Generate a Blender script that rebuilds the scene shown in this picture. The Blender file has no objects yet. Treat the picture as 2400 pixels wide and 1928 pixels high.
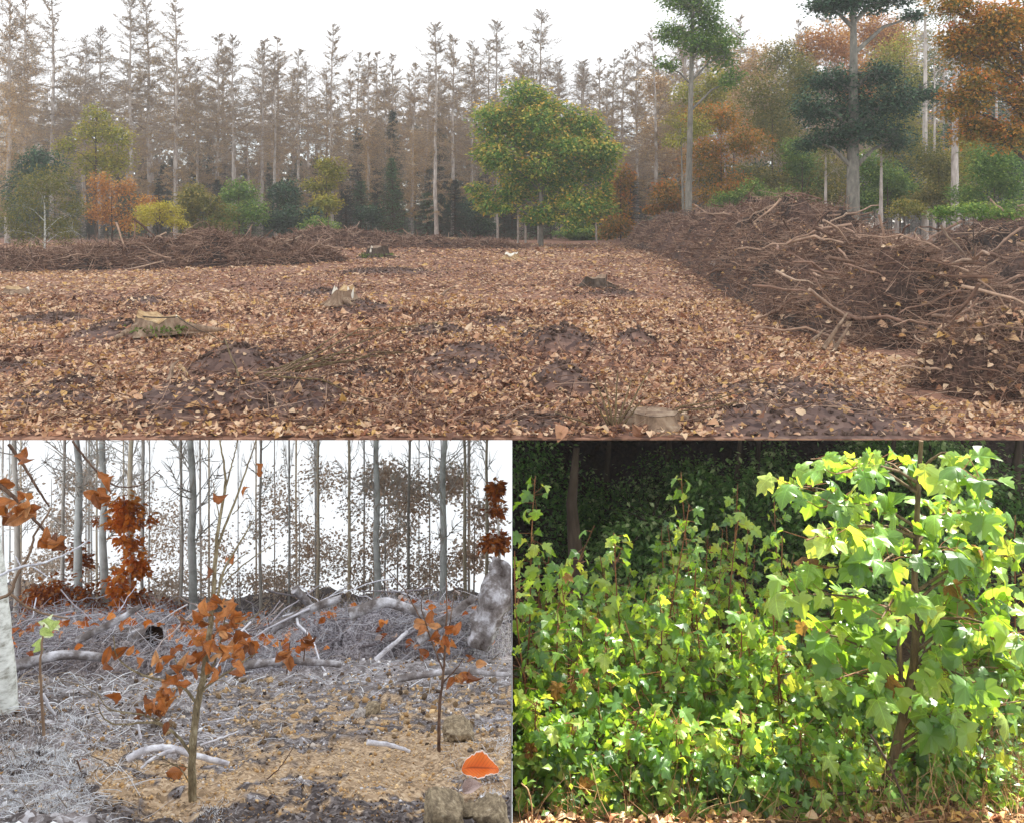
import bpy, math, random
import numpy as np
from mathutils import Matrix, Vector

# ------------------------------------------------------------------ camera, sky, sun, exposure
SC = bpy.context.scene
COL = SC.collection
F, HOR, CZ = 2078.0, 530.0, 1.6          # focal length and horizon row in a 2400 x 1928 frame, eye height
cam_d = bpy.data.cameras.new('camera')
cam = bpy.data.objects.new('camera', cam_d)
COL.objects.link(cam)
cam.location = (0, 0, CZ)
cam.rotation_euler = (math.radians(90), 0, 0)
cam_d.sensor_width = 36.0
cam_d.lens = 36.0 * F / 2400.0
cam_d.shift_y = (HOR - 964.0) / 2400.0
cam_d.clip_start = 0.05
cam_d.clip_end = 2000
SC.camera = cam

SUN_DIR = Vector((0.44, 0.38, 0.81)).normalized()      # towards the sun: behind the maples, to the right
w = bpy.data.worlds.new('World')
SC.world = w
w.use_nodes = True
nt = w.node_tree
nt.nodes.clear()
sky_n = nt.nodes.new('ShaderNodeTexSky')
sky_n.sky_type = 'NISHITA'
sky_n.sun_disc = False
sky_n.sun_elevation = math.asin(SUN_DIR.z)
sky_n.sun_rotation = math.atan2(SUN_DIR.x, SUN_DIR.y)
bg1 = nt.nodes.new('ShaderNodeBackground'); bg1.inputs[1].default_value = 0.05      # blue above the cloud
bg2 = nt.nodes.new('ShaderNodeBackground')
bg2.inputs[0].default_value = (0.92, 0.96, 1.0, 1)      # thick white cloud and mist all round
bg2.inputs[1].default_value = 0.32
add = nt.nodes.new('ShaderNodeAddShader')
wo = nt.nodes.new('ShaderNodeOutputWorld')
nt.links.new(sky_n.outputs[0], bg1.inputs[0])
nt.links.new(bg1.outputs[0], add.inputs[0])
nt.links.new(bg2.outputs[0], add.inputs[1])
nt.links.new(add.outputs[0], wo.inputs[0])

sun_d = bpy.data.lights.new('sun', 'SUN')
sun_d.energy = 5.0
sun_d.angle = math.radians(0.5)
sun_d.color = (1.0, 0.95, 0.86)
sun = bpy.data.objects.new('sun', sun_d)
COL.objects.link(sun)
sun.rotation_euler = (-SUN_DIR).to_track_quat('-Z', 'Y').to_euler()
sun.location = (20, 23, 55)

SC.view_settings.view_transform = 'Standard'
SC.view_settings.look = 'None'
SC.view_settings.exposure = 1.9
SC.view_settings.gamma = 1.0
SC.view_settings.use_curve_mapping = False
SC.render.engine = 'CYCLES'
SC.cycles.use_denoising = True
SC.cycles.max_bounces = 6
SC.cycles.diffuse_bounces = 3
SC.cycles.transmission_bounces = 4
SC.cycles.transparent_max_bounces = 8
SC.cycles.volume_bounces = 2

# ------------------------------------------------------------------ helpers
rng = np.random.default_rng(7)
random.seed(7)

def W(px, row, y):
    """Point at depth y seen at that place of the 2400 x 1928 frame (used to measure positions)."""
    return np.array(((px - 1200.0) / F * y, y, CZ - (row - HOR) / F * y))

def hx(s):
    s = s.lstrip('#')
    c = [int(s[i:i + 2], 16) / 255 for i in (0, 2, 4)]
    return tuple(((v + 0.055) / 1.055) ** 2.4 if v > 0.04045 else v / 12.92 for v in c) + (1.0,)

def _lat(ix, iy, seed):
    n = (ix.astype(np.int64) * 374761393 + iy.astype(np.int64) * 668265263 + seed * 1442695041) & 0x7fffffff
    n = ((n ^ (n >> 13)) * 1274126177) & 0x7fffffff
    return ((n ^ (n >> 16)) & 0xffff) / 65535.0

def vnoise(x, y, seed=0):
    x = np.asarray(x, float); y = np.asarray(y, float)
    ix, iy = np.floor(x), np.floor(y)
    fx, fy = x - ix, y - iy
    fx = fx * fx * (3 - 2 * fx); fy = fy * fy * (3 - 2 * fy)
    a = _lat(ix, iy, seed); b = _lat(ix + 1, iy, seed); c = _lat(ix, iy + 1, seed); d = _lat(ix + 1, iy + 1, seed)
    return (a * (1 - fx) + b * fx) * (1 - fy) + (c * (1 - fx) + d * fx) * fy

def fbm(x, y, seed=0, o=4):
    s = 0; a = 0.5
    for k in range(o):
        s = s + a * (vnoise(np.asarray(x) * 2 ** k, np.asarray(y) * 2 ** k, seed + k) - 0.5)
        a *= 0.5
    return s

def sstep(a, b, v):
    t = np.clip((np.asarray(v, float) - a) / (b - a), 0, 1)
    return t * t * (3 - 2 * t)

def norm(v):
    v = np.asarray(v, float)
    return v / np.maximum(np.linalg.norm(v, axis=-1, keepdims=True), 1e-9)

CLAMP = None        # keeps a builder's vertices on its own side of a cut edge
class MB:
    """Collects vertices and faces (with one random number per face) and links them as one mesh."""
    def __init__(self):
        self.v = []; self.f3 = []; self.f4 = []; self.r3 = []; self.r4 = []; self.m3 = []; self.m4 = []; self.n = 0; self.vat = []
    def add(self, V, tri=None, quad=None, rnd=0.5, mat=0, vat=None):
        V = np.asarray(V, float).reshape(-1, 3)
        self.v.append(V)
        self.vat.append(np.zeros(len(V)) if vat is None else np.asarray(vat, float).ravel())
        if tri is not None and len(tri):
            t = np.asarray(tri, np.int64).reshape(-1, 3) + self.n
            self.f3.append(t); self.r3.append(np.broadcast_to(rnd, (len(t),)) if np.ndim(rnd) == 0 else np.asarray(rnd, float)[:len(t)])
            self.m3.append(np.full(len(t), mat))
        if quad is not None and len(quad):
            q = np.asarray(quad, np.int64).reshape(-1, 4) + self.n
            self.f4.append(q); self.r4.append(np.broadcast_to(rnd, (len(q),)) if np.ndim(rnd) == 0 else np.asarray(rnd, float)[:len(q)])
            self.m4.append(np.full(len(q), mat))
        self.n += len(V)
        return self
    def mesh(self, name, mats, smooth=True):
        me = bpy.data.meshes.new(name)
        V = np.concatenate(self.v) if self.v else np.zeros((0, 3))
        if CLAMP is not None: V = CLAMP(V)
        t = np.concatenate(self.f3) if self.f3 else np.zeros((0, 3), np.int64)
        q = np.concatenate(self.f4) if self.f4 else np.zeros((0, 4), np.int64)
        loops = np.concatenate([t.ravel(), q.ravel()]).astype(np.int32)
        starts = np.concatenate([np.arange(len(t)) * 3, len(t) * 3 + np.arange(len(q)) * 4]).astype(np.int32)
        me.vertices.add(len(V)); me.vertices.foreach_set('co', V.astype(np.float32).ravel())
        me.loops.add(len(loops)); me.loops.foreach_set('vertex_index', loops)
        me.polygons.add(len(starts)); me.polygons.foreach_set('loop_start', starts)
        for m in (mats if isinstance(mats, (list, tuple)) else [mats]):
            me.materials.append(m)
        mi = np.concatenate(self.m3 + self.m4).astype(np.int32)
        me.polygons.foreach_set('material_index', mi)
        me.polygons.foreach_set('use_smooth', np.full(len(starts), smooth))
        me.update(calc_edges=True)
        a = me.attributes.new('rnd', 'FLOAT', 'FACE')
        a.data.foreach_set('value', np.concatenate(self.r3 + self.r4).astype(np.float32))
        a = me.attributes.new('zone', 'FLOAT', 'POINT')
        a.data.foreach_set('value', np.concatenate(self.vat).astype(np.float32))
        return me
    def build(self, name, mats, parent=None, smooth=True, loc=None):
        return link(name, self.mesh(name, mats, smooth), parent, loc)

def link(name, me, parent=None, loc=None):
    o = bpy.data.objects.new(name, me)
    COL.objects.link(o)
    if parent is not None:
        o.parent = parent
    if loc is not None:
        o.location = loc
    return o

def empty(name, loc):
    o = bpy.data.objects.new(name, None)
    o.empty_display_size = 0.1
    COL.objects.link(o)
    o.location = loc
    return o

def tag(o, label=None, cat=None, group=None, kind=None):
    if label: o['label'] = label
    if cat: o['category'] = cat
    if group: o['group'] = group
    if kind: o['kind'] = kind
    return o

def copy_tree(root):
    r = root.copy(); COL.objects.link(r)
    for ch in root.children:
        c = ch.copy(); COL.objects.link(c); c.parent = r
        for g in ch.children:
            d = g.copy(); COL.objects.link(d); d.parent = c
    return r

ORD = ('first second third fourth fifth sixth seventh eighth ninth tenth eleventh twelfth thirteenth fourteenth fifteenth sixteenth '
       'seventeenth eighteenth nineteenth twentieth').split()
ORD += ['twenty-' + s for s in ORD[:9]] + ['thirtieth'] + ['thirty-' + s for s in ORD[:9]] + ['fortieth'] + ['forty-' + s for s in ORD[:9]]

def frames(d):
    d = norm(d)
    ref = np.where(np.abs(d[..., 2:3]) > 0.9, np.array([1.0, 0, 0]), np.array([0, 0, 1.0]))
    u = norm(np.cross(d, ref)); v = np.cross(d, u)
    return d, u, v

def tube(mb, P, R, n=6, rnd=0.5, mat=0, cap=True, wob=0.0):
    P = np.asarray(P, float); R = np.broadcast_to(np.asarray(R, float), (len(P),))
    T = np.gradient(P, axis=0)
    d, u, v = frames(T)
    for i in range(1, len(P)):                         # carry the frame along so the tube does not twist
        u[i] = norm(u[i - 1] - d[i] * np.dot(u[i - 1], d[i])); v[i] = np.cross(d[i], u[i])
    a = np.arange(n) * 2 * math.pi / n
    rr = R[:, None] * (1 + wob * rng.uniform(-1, 1, (len(P), n)))
    V = P[:, None, :] + rr[..., None] * (np.cos(a)[None, :, None] * u[:, None, :] + np.sin(a)[None, :, None] * v[:, None, :])
    i = np.arange(len(P) - 1)[:, None]; j = np.arange(n)[None, :]
    q = np.stack([i * n + j, i * n + (j + 1) % n, (i + 1) * n + (j + 1) % n, (i + 1) * n + j], -1).reshape(-1, 4)
    mb.add(V, quad=q, rnd=rnd, mat=mat)
    if cap:
        for k, rev in ((0, True), (len(P) - 1, False)):
            ring = V[k]; c = P[k]
            t = [[n, jj, (jj + 1) % n] if not rev else [n, (jj + 1) % n, jj] for jj in range(n)]
            mb.add(np.vstack([ring, c[None]]), tri=t, rnd=rnd, mat=mat)
    return mb

def sticks(mb, A, B, r0, r1=None, bend=0.0, rnd=None, mat=0, segs=2):
    """Many thin three-sided curved sticks at once, A and B are (N,3)."""
    A = np.asarray(A, float); B = np.asarray(B, float); N = len(A)
    if N == 0: return mb
    r0 = np.broadcast_to(r0, (N,)); r1 = r0 * 0.5 if r1 is None else np.broadcast_to(r1, (N,))
    d, u, v = frames(B - A)
    L = np.linalg.norm(B - A, axis=1)
    ph = rng.uniform(0, 2 * math.pi, N)
    off = (np.cos(ph)[:, None] * u + np.sin(ph)[:, None] * v) * (L * bend * rng.uniform(0.3, 1, N))[:, None]
    rings = []
    for k in range(segs + 1):
        t = k / segs
        c = A + (B - A) * t + off * (4 * t * (1 - t))
        r = r0 * (1 - t) + r1 * t
        for a in (0, 2.094, 4.189):
            rings.append(c + r[:, None] * (math.cos(a) * u + math.sin(a) * v))
    V = np.stack(rings, 1)                              # N, 3*(segs+1), 3
    q = []
    for k in range(segs):
        for j in range(3):
            q.append([k * 3 + j, k * 3 + (j + 1) % 3, (k + 1) * 3 + (j + 1) % 3, (k + 1) * 3 + j])
    q = np.array(q)
    K = V.shape[1]
    Q = (q[None] + (np.arange(N) * K)[:, None, None]).reshape(-1, 4)
    rr = rng.random(N) if rnd is None else np.broadcast_to(rnd, (N,))
    mb.add(V.reshape(-1, 3), quad=Q, rnd=np.repeat(rr, len(q)), mat=mat)
    return mb

def scatter(mb, T, tri, X, Y, Z, P, S, rnd, mat=0, vat=None):
    """Copies of template T (k,3) with axes X, Y, Z (N,3), place P and size S."""
    N = len(P)
    S = np.broadcast_to(S, (N,))[:, None, None]
    V = P[:, None, :] + S * (T[None, :, 0:1] * X[:, None, :] + T[None, :, 1:2] * Y[:, None, :] + T[None, :, 2:3] * Z[:, None, :])
    tri = np.asarray(tri)
    Q = (tri[None] + (np.arange(N) * len(T))[:, None, None]).reshape(-1, 3)
    mb.add(V.reshape(-1, 3), tri=Q, rnd=np.repeat(rnd, len(tri)), mat=mat, vat=None if vat is None else np.tile(vat, N))
    return mb

def leaf_axes(N, tip, nor):
    """Frames with Y along the leaf towards its tip and Z near the wished normal."""
    Y = norm(tip)
    X = norm(np.cross(Y, norm(nor)) + 1e-6)
    return X, Y, np.cross(X, Y)

def rvec(N):
    return norm(rng.normal(size=(N, 3)))

def mat4(X, Y, Z, p, s):
    M = Matrix.Identity(4)
    for i in range(3):
        M[i][0] = X[i] * s; M[i][1] = Y[i] * s; M[i][2] = Z[i] * s; M[i][3] = p[i]
    return M

# ---- leaf templates: base at the origin, tip at y = 1
def outline_leaf(half, fold=0.2, curl=0.15, ctr=0.4, twist=0.0):
    pts = [(0, 0)] + half + [(0, 1)] + [(-x, y) for x, y in reversed(half)]
    V = [(0, ctr, 0)] + [(x, y, 0) for x, y in pts]
    V = np.array(V, float)
    V[:, 2] = fold * np.abs(V[:, 0]) - curl * (V[:, 1] - 0.3) ** 2 * 1.6 + twist * V[:, 0] * V[:, 1]
    n = len(pts)
    return V, np.array([[0, 1 + (i + 1) % n, 1 + i] for i in range(n)])
OVAL = outline_leaf([(0.27, 0.24), (0.31, 0.66)])
OVAL2 = outline_leaf([(0.20, 0.15), (0.36, 0.45), (0.24, 0.76)], 0.5, 0.45, 0.45, 0.4)
OVAL3 = outline_leaf([(0.25, 0.24), (0.28, 0.68)], -0.5, -0.6, 0.45, -0.6)
BEECH = [outline_leaf([(0.12, 0.04), (0.27, 0.18), (0.34, 0.36), (0.33, 0.54), (0.25, 0.74), (0.12, 0.91)], f, c, 0.45, t)
         for f, c, t in ((0.35, 0.4, 0.2), (0.9, 0.7, 0.5), (-0.4, -0.6, 0.4), (0.6, -0.5, -0.7), (1.3, 0.5, 0.1))]
def rich_leaf(nu, nv, fold, curl, rip, seed, wid=0.34, twist=0.0):
    u = np.linspace(0, 1, nu + 1); v = np.linspace(-1, 1, 2 * nv + 1)
    U, Vv = np.meshgrid(u, v, indexing='ij'); r = np.random.default_rng(seed); ph = r.uniform(0, 6.28, 4)
    Wd = wid * np.sin(np.pi * np.clip(U, 0.004, 0.996) ** 0.85) ** 0.75 * (1 + 0.07 * np.sin(U * 46 + ph[0]))
    X = Vv * Wd; Y = U + 0.06 * np.abs(Vv) * Wd
    Z = fold * np.abs(X) - curl * (U - 0.35) ** 2 + rip * np.sin(U * 13 + ph[1] + 2.2 * np.sign(Vv)) * Vv ** 2 + twist * X * (U - 0.5) * 2 + 0.03 * np.sin(U * 7 + Vv * 3 + ph[2])
    n2 = 2 * nv + 1; i = np.arange(nu)[:, None]; j = np.arange(2 * nv)[None, :]
    q = np.stack([i * n2 + j, i * n2 + j + 1, (i + 1) * n2 + j + 1, (i + 1) * n2 + j], -1).reshape(-1, 4)
    return np.stack([X, Y, Z], -1).reshape(-1, 3), q, np.maximum(np.abs(Vv), np.abs(2 * U - 1) ** 6).ravel()
SIMPLE = outline_leaf([(0.28, 0.4)], 0.25, 0.15)
FLAKE = (np.array([(0, 0, 0), (0.16, 0.5, 0.04), (0, 1, 0), (-0.16, 0.5, 0.04)], float), np.array([(0, 1, 2), (0, 2, 3)]))
WIDE = (np.array([(0, 0, 0), (0.3, 0.45, 0.07), (0, 1, -0.04), (-0.3, 0.45, 0.07)], float), np.array([(0, 1, 2), (0, 2, 3)]))
MAPLE_H = [(0.06, -0.06), (0.20, -0.10), (0.36, -0.06), (0.30, 0.10), (0.46, 0.16), (0.60, 0.40), (0.56, 0.46), (0.40, 0.44), (0.27, 0.47), (0.36, 0.60),
           (0.32, 0.74), (0.20, 0.76), (0.13, 0.88)]
MAPLE = [outline_leaf(MAPLE_H, f, c, 0.28, t) for f, c, t in ((0.22, 0.35, 0.1), (0.4, 0.15, -0.25), (-0.15, 0.5, 0.25), (0.1, 0.75, -0.1), (0.55, 0.4, 0.3))]

# ------------------------------------------------------------------ materials
def new_mat(name):
    m = bpy.data.materials.new(name); m.use_nodes = True
    n = m.node_tree.nodes; n.clear()
    out = n.new('ShaderNodeOutputMaterial')
    b = n.new('ShaderNodeBsdfPrincipled')
    b.inputs['Specular IOR Level'].default_value = 0.25
    m.node_tree.links.new(b.outputs[0], out.inputs[0])
    return m, n, m.node_tree.links, b, out

def ramp(n, stops):
    r = n.new('ShaderNodeValToRGB')
    e = r.color_ramp.elements
    while len(e) < len(stops): e.new(0.5)
    for k, (p, c) in enumerate(stops):
        e[k].position = p; e[k].color = hx(c) if isinstance(c, str) else c
    return r

def leaf_mat(name, cols, trans=0.35, rough=0.55, source='rnd', spec=0.3, tcol=None, vary=0.25, scale=9.0, sheen=0.0):
    m, n, l, b, out = new_mat(name)
    if source == 'rnd':
        a = n.new('ShaderNodeAttribute'); a.attribute_name = 'rnd'; src = a.outputs['Fac']
    else:
        a = n.new('ShaderNodeObjectInfo'); src = a.outputs['Random']
    k = max(1, len(cols) - 1)
    r = ramp(n, [(i / k, c) for i, c in enumerate(cols)])
    l.new(src, r.inputs[0])
    tc = n.new('ShaderNodeTexCoord'); nz = n.new('ShaderNodeTexNoise'); nz.inputs['Scale'].default_value = scale; nz.inputs['Detail'].default_value = 3
    l.new(tc.outputs['Object'], nz.inputs['Vector'])
    mr = n.new('ShaderNodeMapRange'); mr.inputs[1].default_value = 0.3; mr.inputs[2].default_value = 0.7
    mr.inputs[3].default_value = 1 - vary; mr.inputs[4].default_value = 1 + vary
    l.new(nz.outputs['Fac'], mr.inputs[0])
    mx = n.new('ShaderNodeVectorMath'); mx.operation = 'SCALE'
    l.new(r.outputs[0], mx.inputs[0]); l.new(mr.outputs[0], mx.inputs['Scale'])
    l.new(mx.outputs[0], b.inputs['Base Color'])
    b.inputs['Roughness'].default_value = rough
    b.inputs['Specular IOR Level'].default_value = spec
    if trans > 0:
        t = n.new('ShaderNodeBsdfTranslucent')
        if tcol is not None:
            r2 = ramp(n, [(i / max(1, len(tcol) - 1), c) for i, c in enumerate(tcol)]); l.new(src, r2.inputs[0]); l.new(r2.outputs[0], t.inputs[0])
        else:
            l.new(mx.outputs[0], t.inputs[0])
        ms = n.new('ShaderNodeMixShader'); ms.inputs[0].default_value = trans
        l.new(b.outputs[0], ms.inputs[1]); l.new(t.outputs[0], ms.inputs[2]); l.new(ms.outputs[0], out.inputs[0])
    return m

def add_veins(m, kind, amt):
    n = m.node_tree.nodes; l = m.node_tree.links
    tc = n.new('ShaderNodeTexCoord'); sp = n.new('ShaderNodeSeparateXYZ'); l.new(tc.outputs['Object'], sp.inputs[0])
    def mth(op, a, b=None):
        q = n.new('ShaderNodeMath'); q.operation = op
        for i, v in enumerate((a, b)):
            if v is None: continue
            if isinstance(v, (int, float)): q.inputs[i].default_value = v
            else: l.new(v, q.inputs[i])
        return q.outputs[0]
    X, Y = sp.outputs[0], sp.outputs[1]
    if kind == 'maple':
        ang = mth('ARCTAN2', X, mth('ADD', Y, 0.02)); rad = mth('SQRT', mth('ADD', mth('MULTIPLY', X, X), mth('MULTIPLY', Y, Y)))
        aa = mth('ABSOLUTE', ang)
        d = mth('MINIMUM', mth('MULTIPLY', aa, rad), mth('MINIMUM', mth('MULTIPLY', mth('ABSOLUTE', mth('SUBTRACT', aa, 0.95)), rad), mth('MULTIPLY', mth('ABSOLUTE', mth('SUBTRACT', aa, 1.75)), rad)))
        side = mth('ABSOLUTE', mth('SUBTRACT', mth('FRACT', mth('MULTIPLY', mth('SUBTRACT', rad, mth('MULTIPLY', d, 0.9)), 8.0)), 0.5))
        f = mth('MAXIMUM', mth('LESS_THAN', d, 0.014), mth('MULTIPLY', mth('LESS_THAN', side, 0.07), 0.45))
    else:
        ax = mth('ABSOLUTE', X)
        side = mth('ABSOLUTE', mth('SUBTRACT', mth('FRACT', mth('MULTIPLY', mth('SUBTRACT', Y, mth('MULTIPLY', ax, 0.9)), 11.0)), 0.5))
        f = mth('MAXIMUM', mth('LESS_THAN', ax, 0.016), mth('MULTIPLY', mth('LESS_THAN', side, 0.13), 0.6))
    for b in [x for x in n if x.type in ('BSDF_PRINCIPLED', 'BSDF_TRANSLUCENT')]:
        soc = b.inputs[0]; src = soc.links[0].from_socket
        sc = n.new('ShaderNodeVectorMath'); sc.operation = 'SCALE'; l.new(src, sc.inputs[0])
        g = amt if b.type == 'BSDF_PRINCIPLED' else amt * 0.6
        l.new(mth('ADD', 1.0, mth('MULTIPLY', f, g)), sc.inputs['Scale']); l.new(sc.outputs[0], soc)

def bark_mat(name, c1, c2, c3=None, sx=8.0, sz=1.5, rough=0.9, bump=0.4, marks=False):
    m, n, l, b, out = new_mat(name)
    tc = n.new('ShaderNodeTexCoord'); mp = n.new('ShaderNodeMapping'); mp.inputs['Scale'].default_value = (sx, sx, sz)
    l.new(tc.outputs['Object'], mp.inputs[0])
    nz = n.new('ShaderNodeTexNoise'); nz.inputs['Scale'].default_value = 1.0; nz.inputs['Detail'].default_value = 6; nz.inputs['Roughness'].default_value = 0.65
    l.new(mp.outputs[0], nz.inputs['Vector'])
    r = ramp(n, [(0.32, c1), (0.5, c2), (0.68, c3 or c2)])
    l.new(nz.outputs['Fac'], r.inputs[0])
    l.new(r.outputs[0], b.inputs['Base Color'])
    b.inputs['Roughness'].default_value = rough
    bp = n.new('ShaderNodeBump'); bp.inputs['Strength'].default_value = bump; bp.inputs['Distance'].default_value = 0.02
    l.new(nz.outputs['Fac'], bp.inputs['Height']); l.new(bp.outputs[0], b.inputs['Normal'])
    return m

def rnd_mat(name, cols, rough=0.9, source='rnd', noise=0.0, scale=20.0, bump=0.0):
    """Opaque material whose colour varies from piece to piece."""
    m = leaf_mat(name, cols, 0, rough, source, 0.2, None, noise, scale)
    if bump:
        n = m.node_tree.nodes; l = m.node_tree.links
        b = [x for x in n if x.type == 'BSDF_PRINCIPLED'][0]; nz = [x for x in n if x.type == 'TEX_NOISE'][0]
        bp = n.new('ShaderNodeBump'); bp.inputs['Strength'].default_value = bump; bp.inputs['Distance'].default_value = 0.01
        l.new(nz.outputs['Fac'], bp.inputs['Height']); l.new(bp.outputs[0], b.inputs['Normal'])
    return m

def ground_mat(name, zones, scales=(6.0, 45.0), bump=0.5, dist=0.02):
    """zones: list of ramps picked by the point attribute 'zone' (0..1 between neighbours)."""
    m, n, l, b, out = new_mat(name)
    tc = n.new('ShaderNodeTexCoord')
    n1 = n.new('ShaderNodeTexNoise'); n1.inputs['Scale'].default_value = scales[0]; n1.inputs['Detail'].default_value = 8; n1.inputs['Roughness'].default_value = 0.7
    n2 = n.new('ShaderNodeTexVoronoi'); n2.inputs['Scale'].default_value = scales[1]
    l.new(tc.outputs['Object'], n1.inputs['Vector']); l.new(tc.outputs['Object'], n2.inputs['Vector'])
    mixf = n.new('ShaderNodeMix'); mixf.data_type = 'FLOAT'; mixf.inputs[0].default_value = 0.45
    sep = n.new('ShaderNodeSeparateColor'); l.new(n2.outputs['Color'], sep.inputs[0])
    l.new(n1.outputs['Fac'], mixf.inputs[2]); l.new(sep.outputs[0], mixf.inputs[3])
    at = n.new('ShaderNodeAttribute'); at.attribute_name = 'zone'
    cur = None
    for k, z in enumerate(zones):
        r = ramp(n, [(0.15 + 0.7 * i / (len(z) - 1), c) for i, c in enumerate(z)])
        l.new(mixf.outputs[0], r.inputs[0])
        if cur is None:
            cur = r.outputs[0]; continue
        mr = n.new('ShaderNodeMapRange'); mr.inputs[1].default_value = (k - 1) / (len(zones) - 1); mr.inputs[2].default_value = k / (len(zones) - 1)
        l.new(at.outputs['Fac'], mr.inputs[0])
        mc = n.new('ShaderNodeMix'); mc.data_type = 'RGBA'
        l.new(mr.outputs[0], mc.inputs[0]); l.new(cur, mc.inputs[6]); l.new(r.outputs[0], mc.inputs[7])
        cur = mc.outputs[2]
    l.new(cur, b.inputs['Base Color'])
    b.inputs['Roughness'].default_value = 0.95
    bp = n.new('ShaderNodeBump'); bp.inputs['Strength'].default_value = bump; bp.inputs['Distance'].default_value = dist
    l.new(n1.outputs['Fac'], bp.inputs['Height']); l.new(bp.outputs[0], b.inputs['Normal'])
    return m

LITTER = ['#5f4136', '#8b6049', '#b08062', '#c79a78', '#dab492', '#e6caaa', '#c09360', '#d8b068', '#a2684a', '#e0c1a0']
M = {}
M['clearing'] = ground_mat('clearing soil and litter', [['#46342d', '#7a5a4b', '#a17762', '#c29a80'], ['#43353a', '#5c4a45', '#765f57', '#8f786c']], (5.0, 14.0), 0.6, 0.03)
M['litter'] = leaf_mat('dry beech litter', LITTER, 0.12, 0.6, vary=0.15)
M['litter_obj'] = leaf_mat('dry beech leaf', LITTER, 0.12, 0.6, 'obj', vary=0.2, scale=4)
M['soilclod'] = rnd_mat('dark forest soil', ['#4a3a34', '#614e45', '#7a655a'], noise=0.4, scale=25, bump=0.6)
M['larch_bark'] = bark_mat('larch bark', '#857a74', '#b5aaa2', '#d3cac3', 6, 1.6)
M['larch_twig'] = rnd_mat('larch twig', ['#7d6e63', '#988879', '#b0a08f'])
M['larch_needle'] = leaf_mat('larch needles', ['#9e8060', '#ba9a72', '#caad80', '#b09c6a', '#c29e74'], 0.3)
M['tan_needle'] = leaf_mat('tan larch needles', ['#b08a62', '#c9a678', '#d6b98c', '#bd9c6c'], 0.3)
M['spruce'] = leaf_mat('spruce needles', ['#22352b', '#2c4634', '#39553e'], 0.1)
M['spruce_light'] = leaf_mat('young spruce needles', ['#3a5a3a', '#4f7448', '#5d8350'], 0.15)
M['brown_bark'] = bark_mat('brown bark', '#33281f', '#51443a', '#6f6154', 10, 2.0)
M['beech_bark'] = bark_mat('beech bark', '#5d5a53', '#7a766d', '#969084', 5, 2.0, 0.85, 0.2)
M['birch_bark'] = bark_mat('birch bark', '#a09f9b', '#e2e4e2', '#f2f4f3', 9, 9, 0.8, 0.15)
M['twigwood'] = rnd_mat('brush wood', ['#4a352d', '#6c4f42', '#8a6a58', '#a48470', '#bc9f8a'])
M['twigwood_obj'] = rnd_mat('brush branch', ['#59443a', '#7b5f50', '#957766', '#b3957f', '#694c3e', '#c0a58f'], source='obj', noise=0.3, scale=12, bump=0.3)
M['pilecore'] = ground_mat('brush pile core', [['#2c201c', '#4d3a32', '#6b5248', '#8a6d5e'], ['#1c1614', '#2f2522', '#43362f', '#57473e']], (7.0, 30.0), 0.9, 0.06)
M['wood_cut'] = bark_mat('weathered cut wood', '#7d6247', '#b4946c', '#d4bc96', 14, 5)
M['wood_old'] = bark_mat('weathered wood', '#5d4a3d', '#8a725e', '#ab9680', 12, 3)
M['moss'] = rnd_mat('moss', ['#4d5a2a', '#65733a', '#7d8a4c'], noise=0.3)
M['white_wood'] = bark_mat('pale splintered wood', '#cabfae', '#e2dacb', '#efe9de', 8, 2)

# ------------------------------------------------------------------ the sky: an added glowing deck blocks the sun, its gap aimed at the maples
CLOUD_Z = 60.0
def cloud_deck():
    t = CLOUD_Z / SUN_DIR.z
    ox, oy = SUN_DIR.x * t, SUN_DIR.y * t
    hx0, hx1, hy0, hy1 = 0.42 + ox, 7.5 + ox, -1.5 + oy, 6.45 + oy
    a = 420.0
    xs = [-a, hx0, hx1, a]; ys = [-a, hy0, hy1, a + 100]
    mb = MB()
    V = [(x, y, CLOUD_Z) for y in ys for x in xs] + [(x, y, CLOUD_Z + 3) for y in ys for x in xs]
    q = []
    for j in range(3):
        for i in range(3):
            if i == 1 and j == 1: continue
            k = j * 4 + i
            q.append((k, k + 4, k + 5, k + 1)); q.append((16 + k, 16 + k + 1, 16 + k + 5, 16 + k + 4))
    mb.add(np.array(V), quad=q)
    m, n, l, b, out = new_mat('overcast cloud')
    e = n.new('ShaderNodeEmission'); e.inputs[0].default_value = (0.96, 0.98, 1.0, 1); e.inputs[1].default_value = 0.415
    l.new(e.outputs[0], out.inputs[0])
    o = mb.build('sky', m, smooth=False)
    tag(o, kind='structure')
cloud_deck()

# ================================================================== UPPER CLEARING
TOPS = (1027.0 - HOR) / F
LEDGE_Y = CZ / TOPS

def gp(px, row):
    """Where the clearing's ground lies at that place of the frame."""
    y = 10.0
    for _ in range(40):
        y = 0.5 * y + 0.5 * (CZ - rise(y)) * F / max(row - HOR, 8)
    return (px - 1200) / F * y, y

def rise(y):
    return 0.45 * sstep(14, 62, y)

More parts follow.
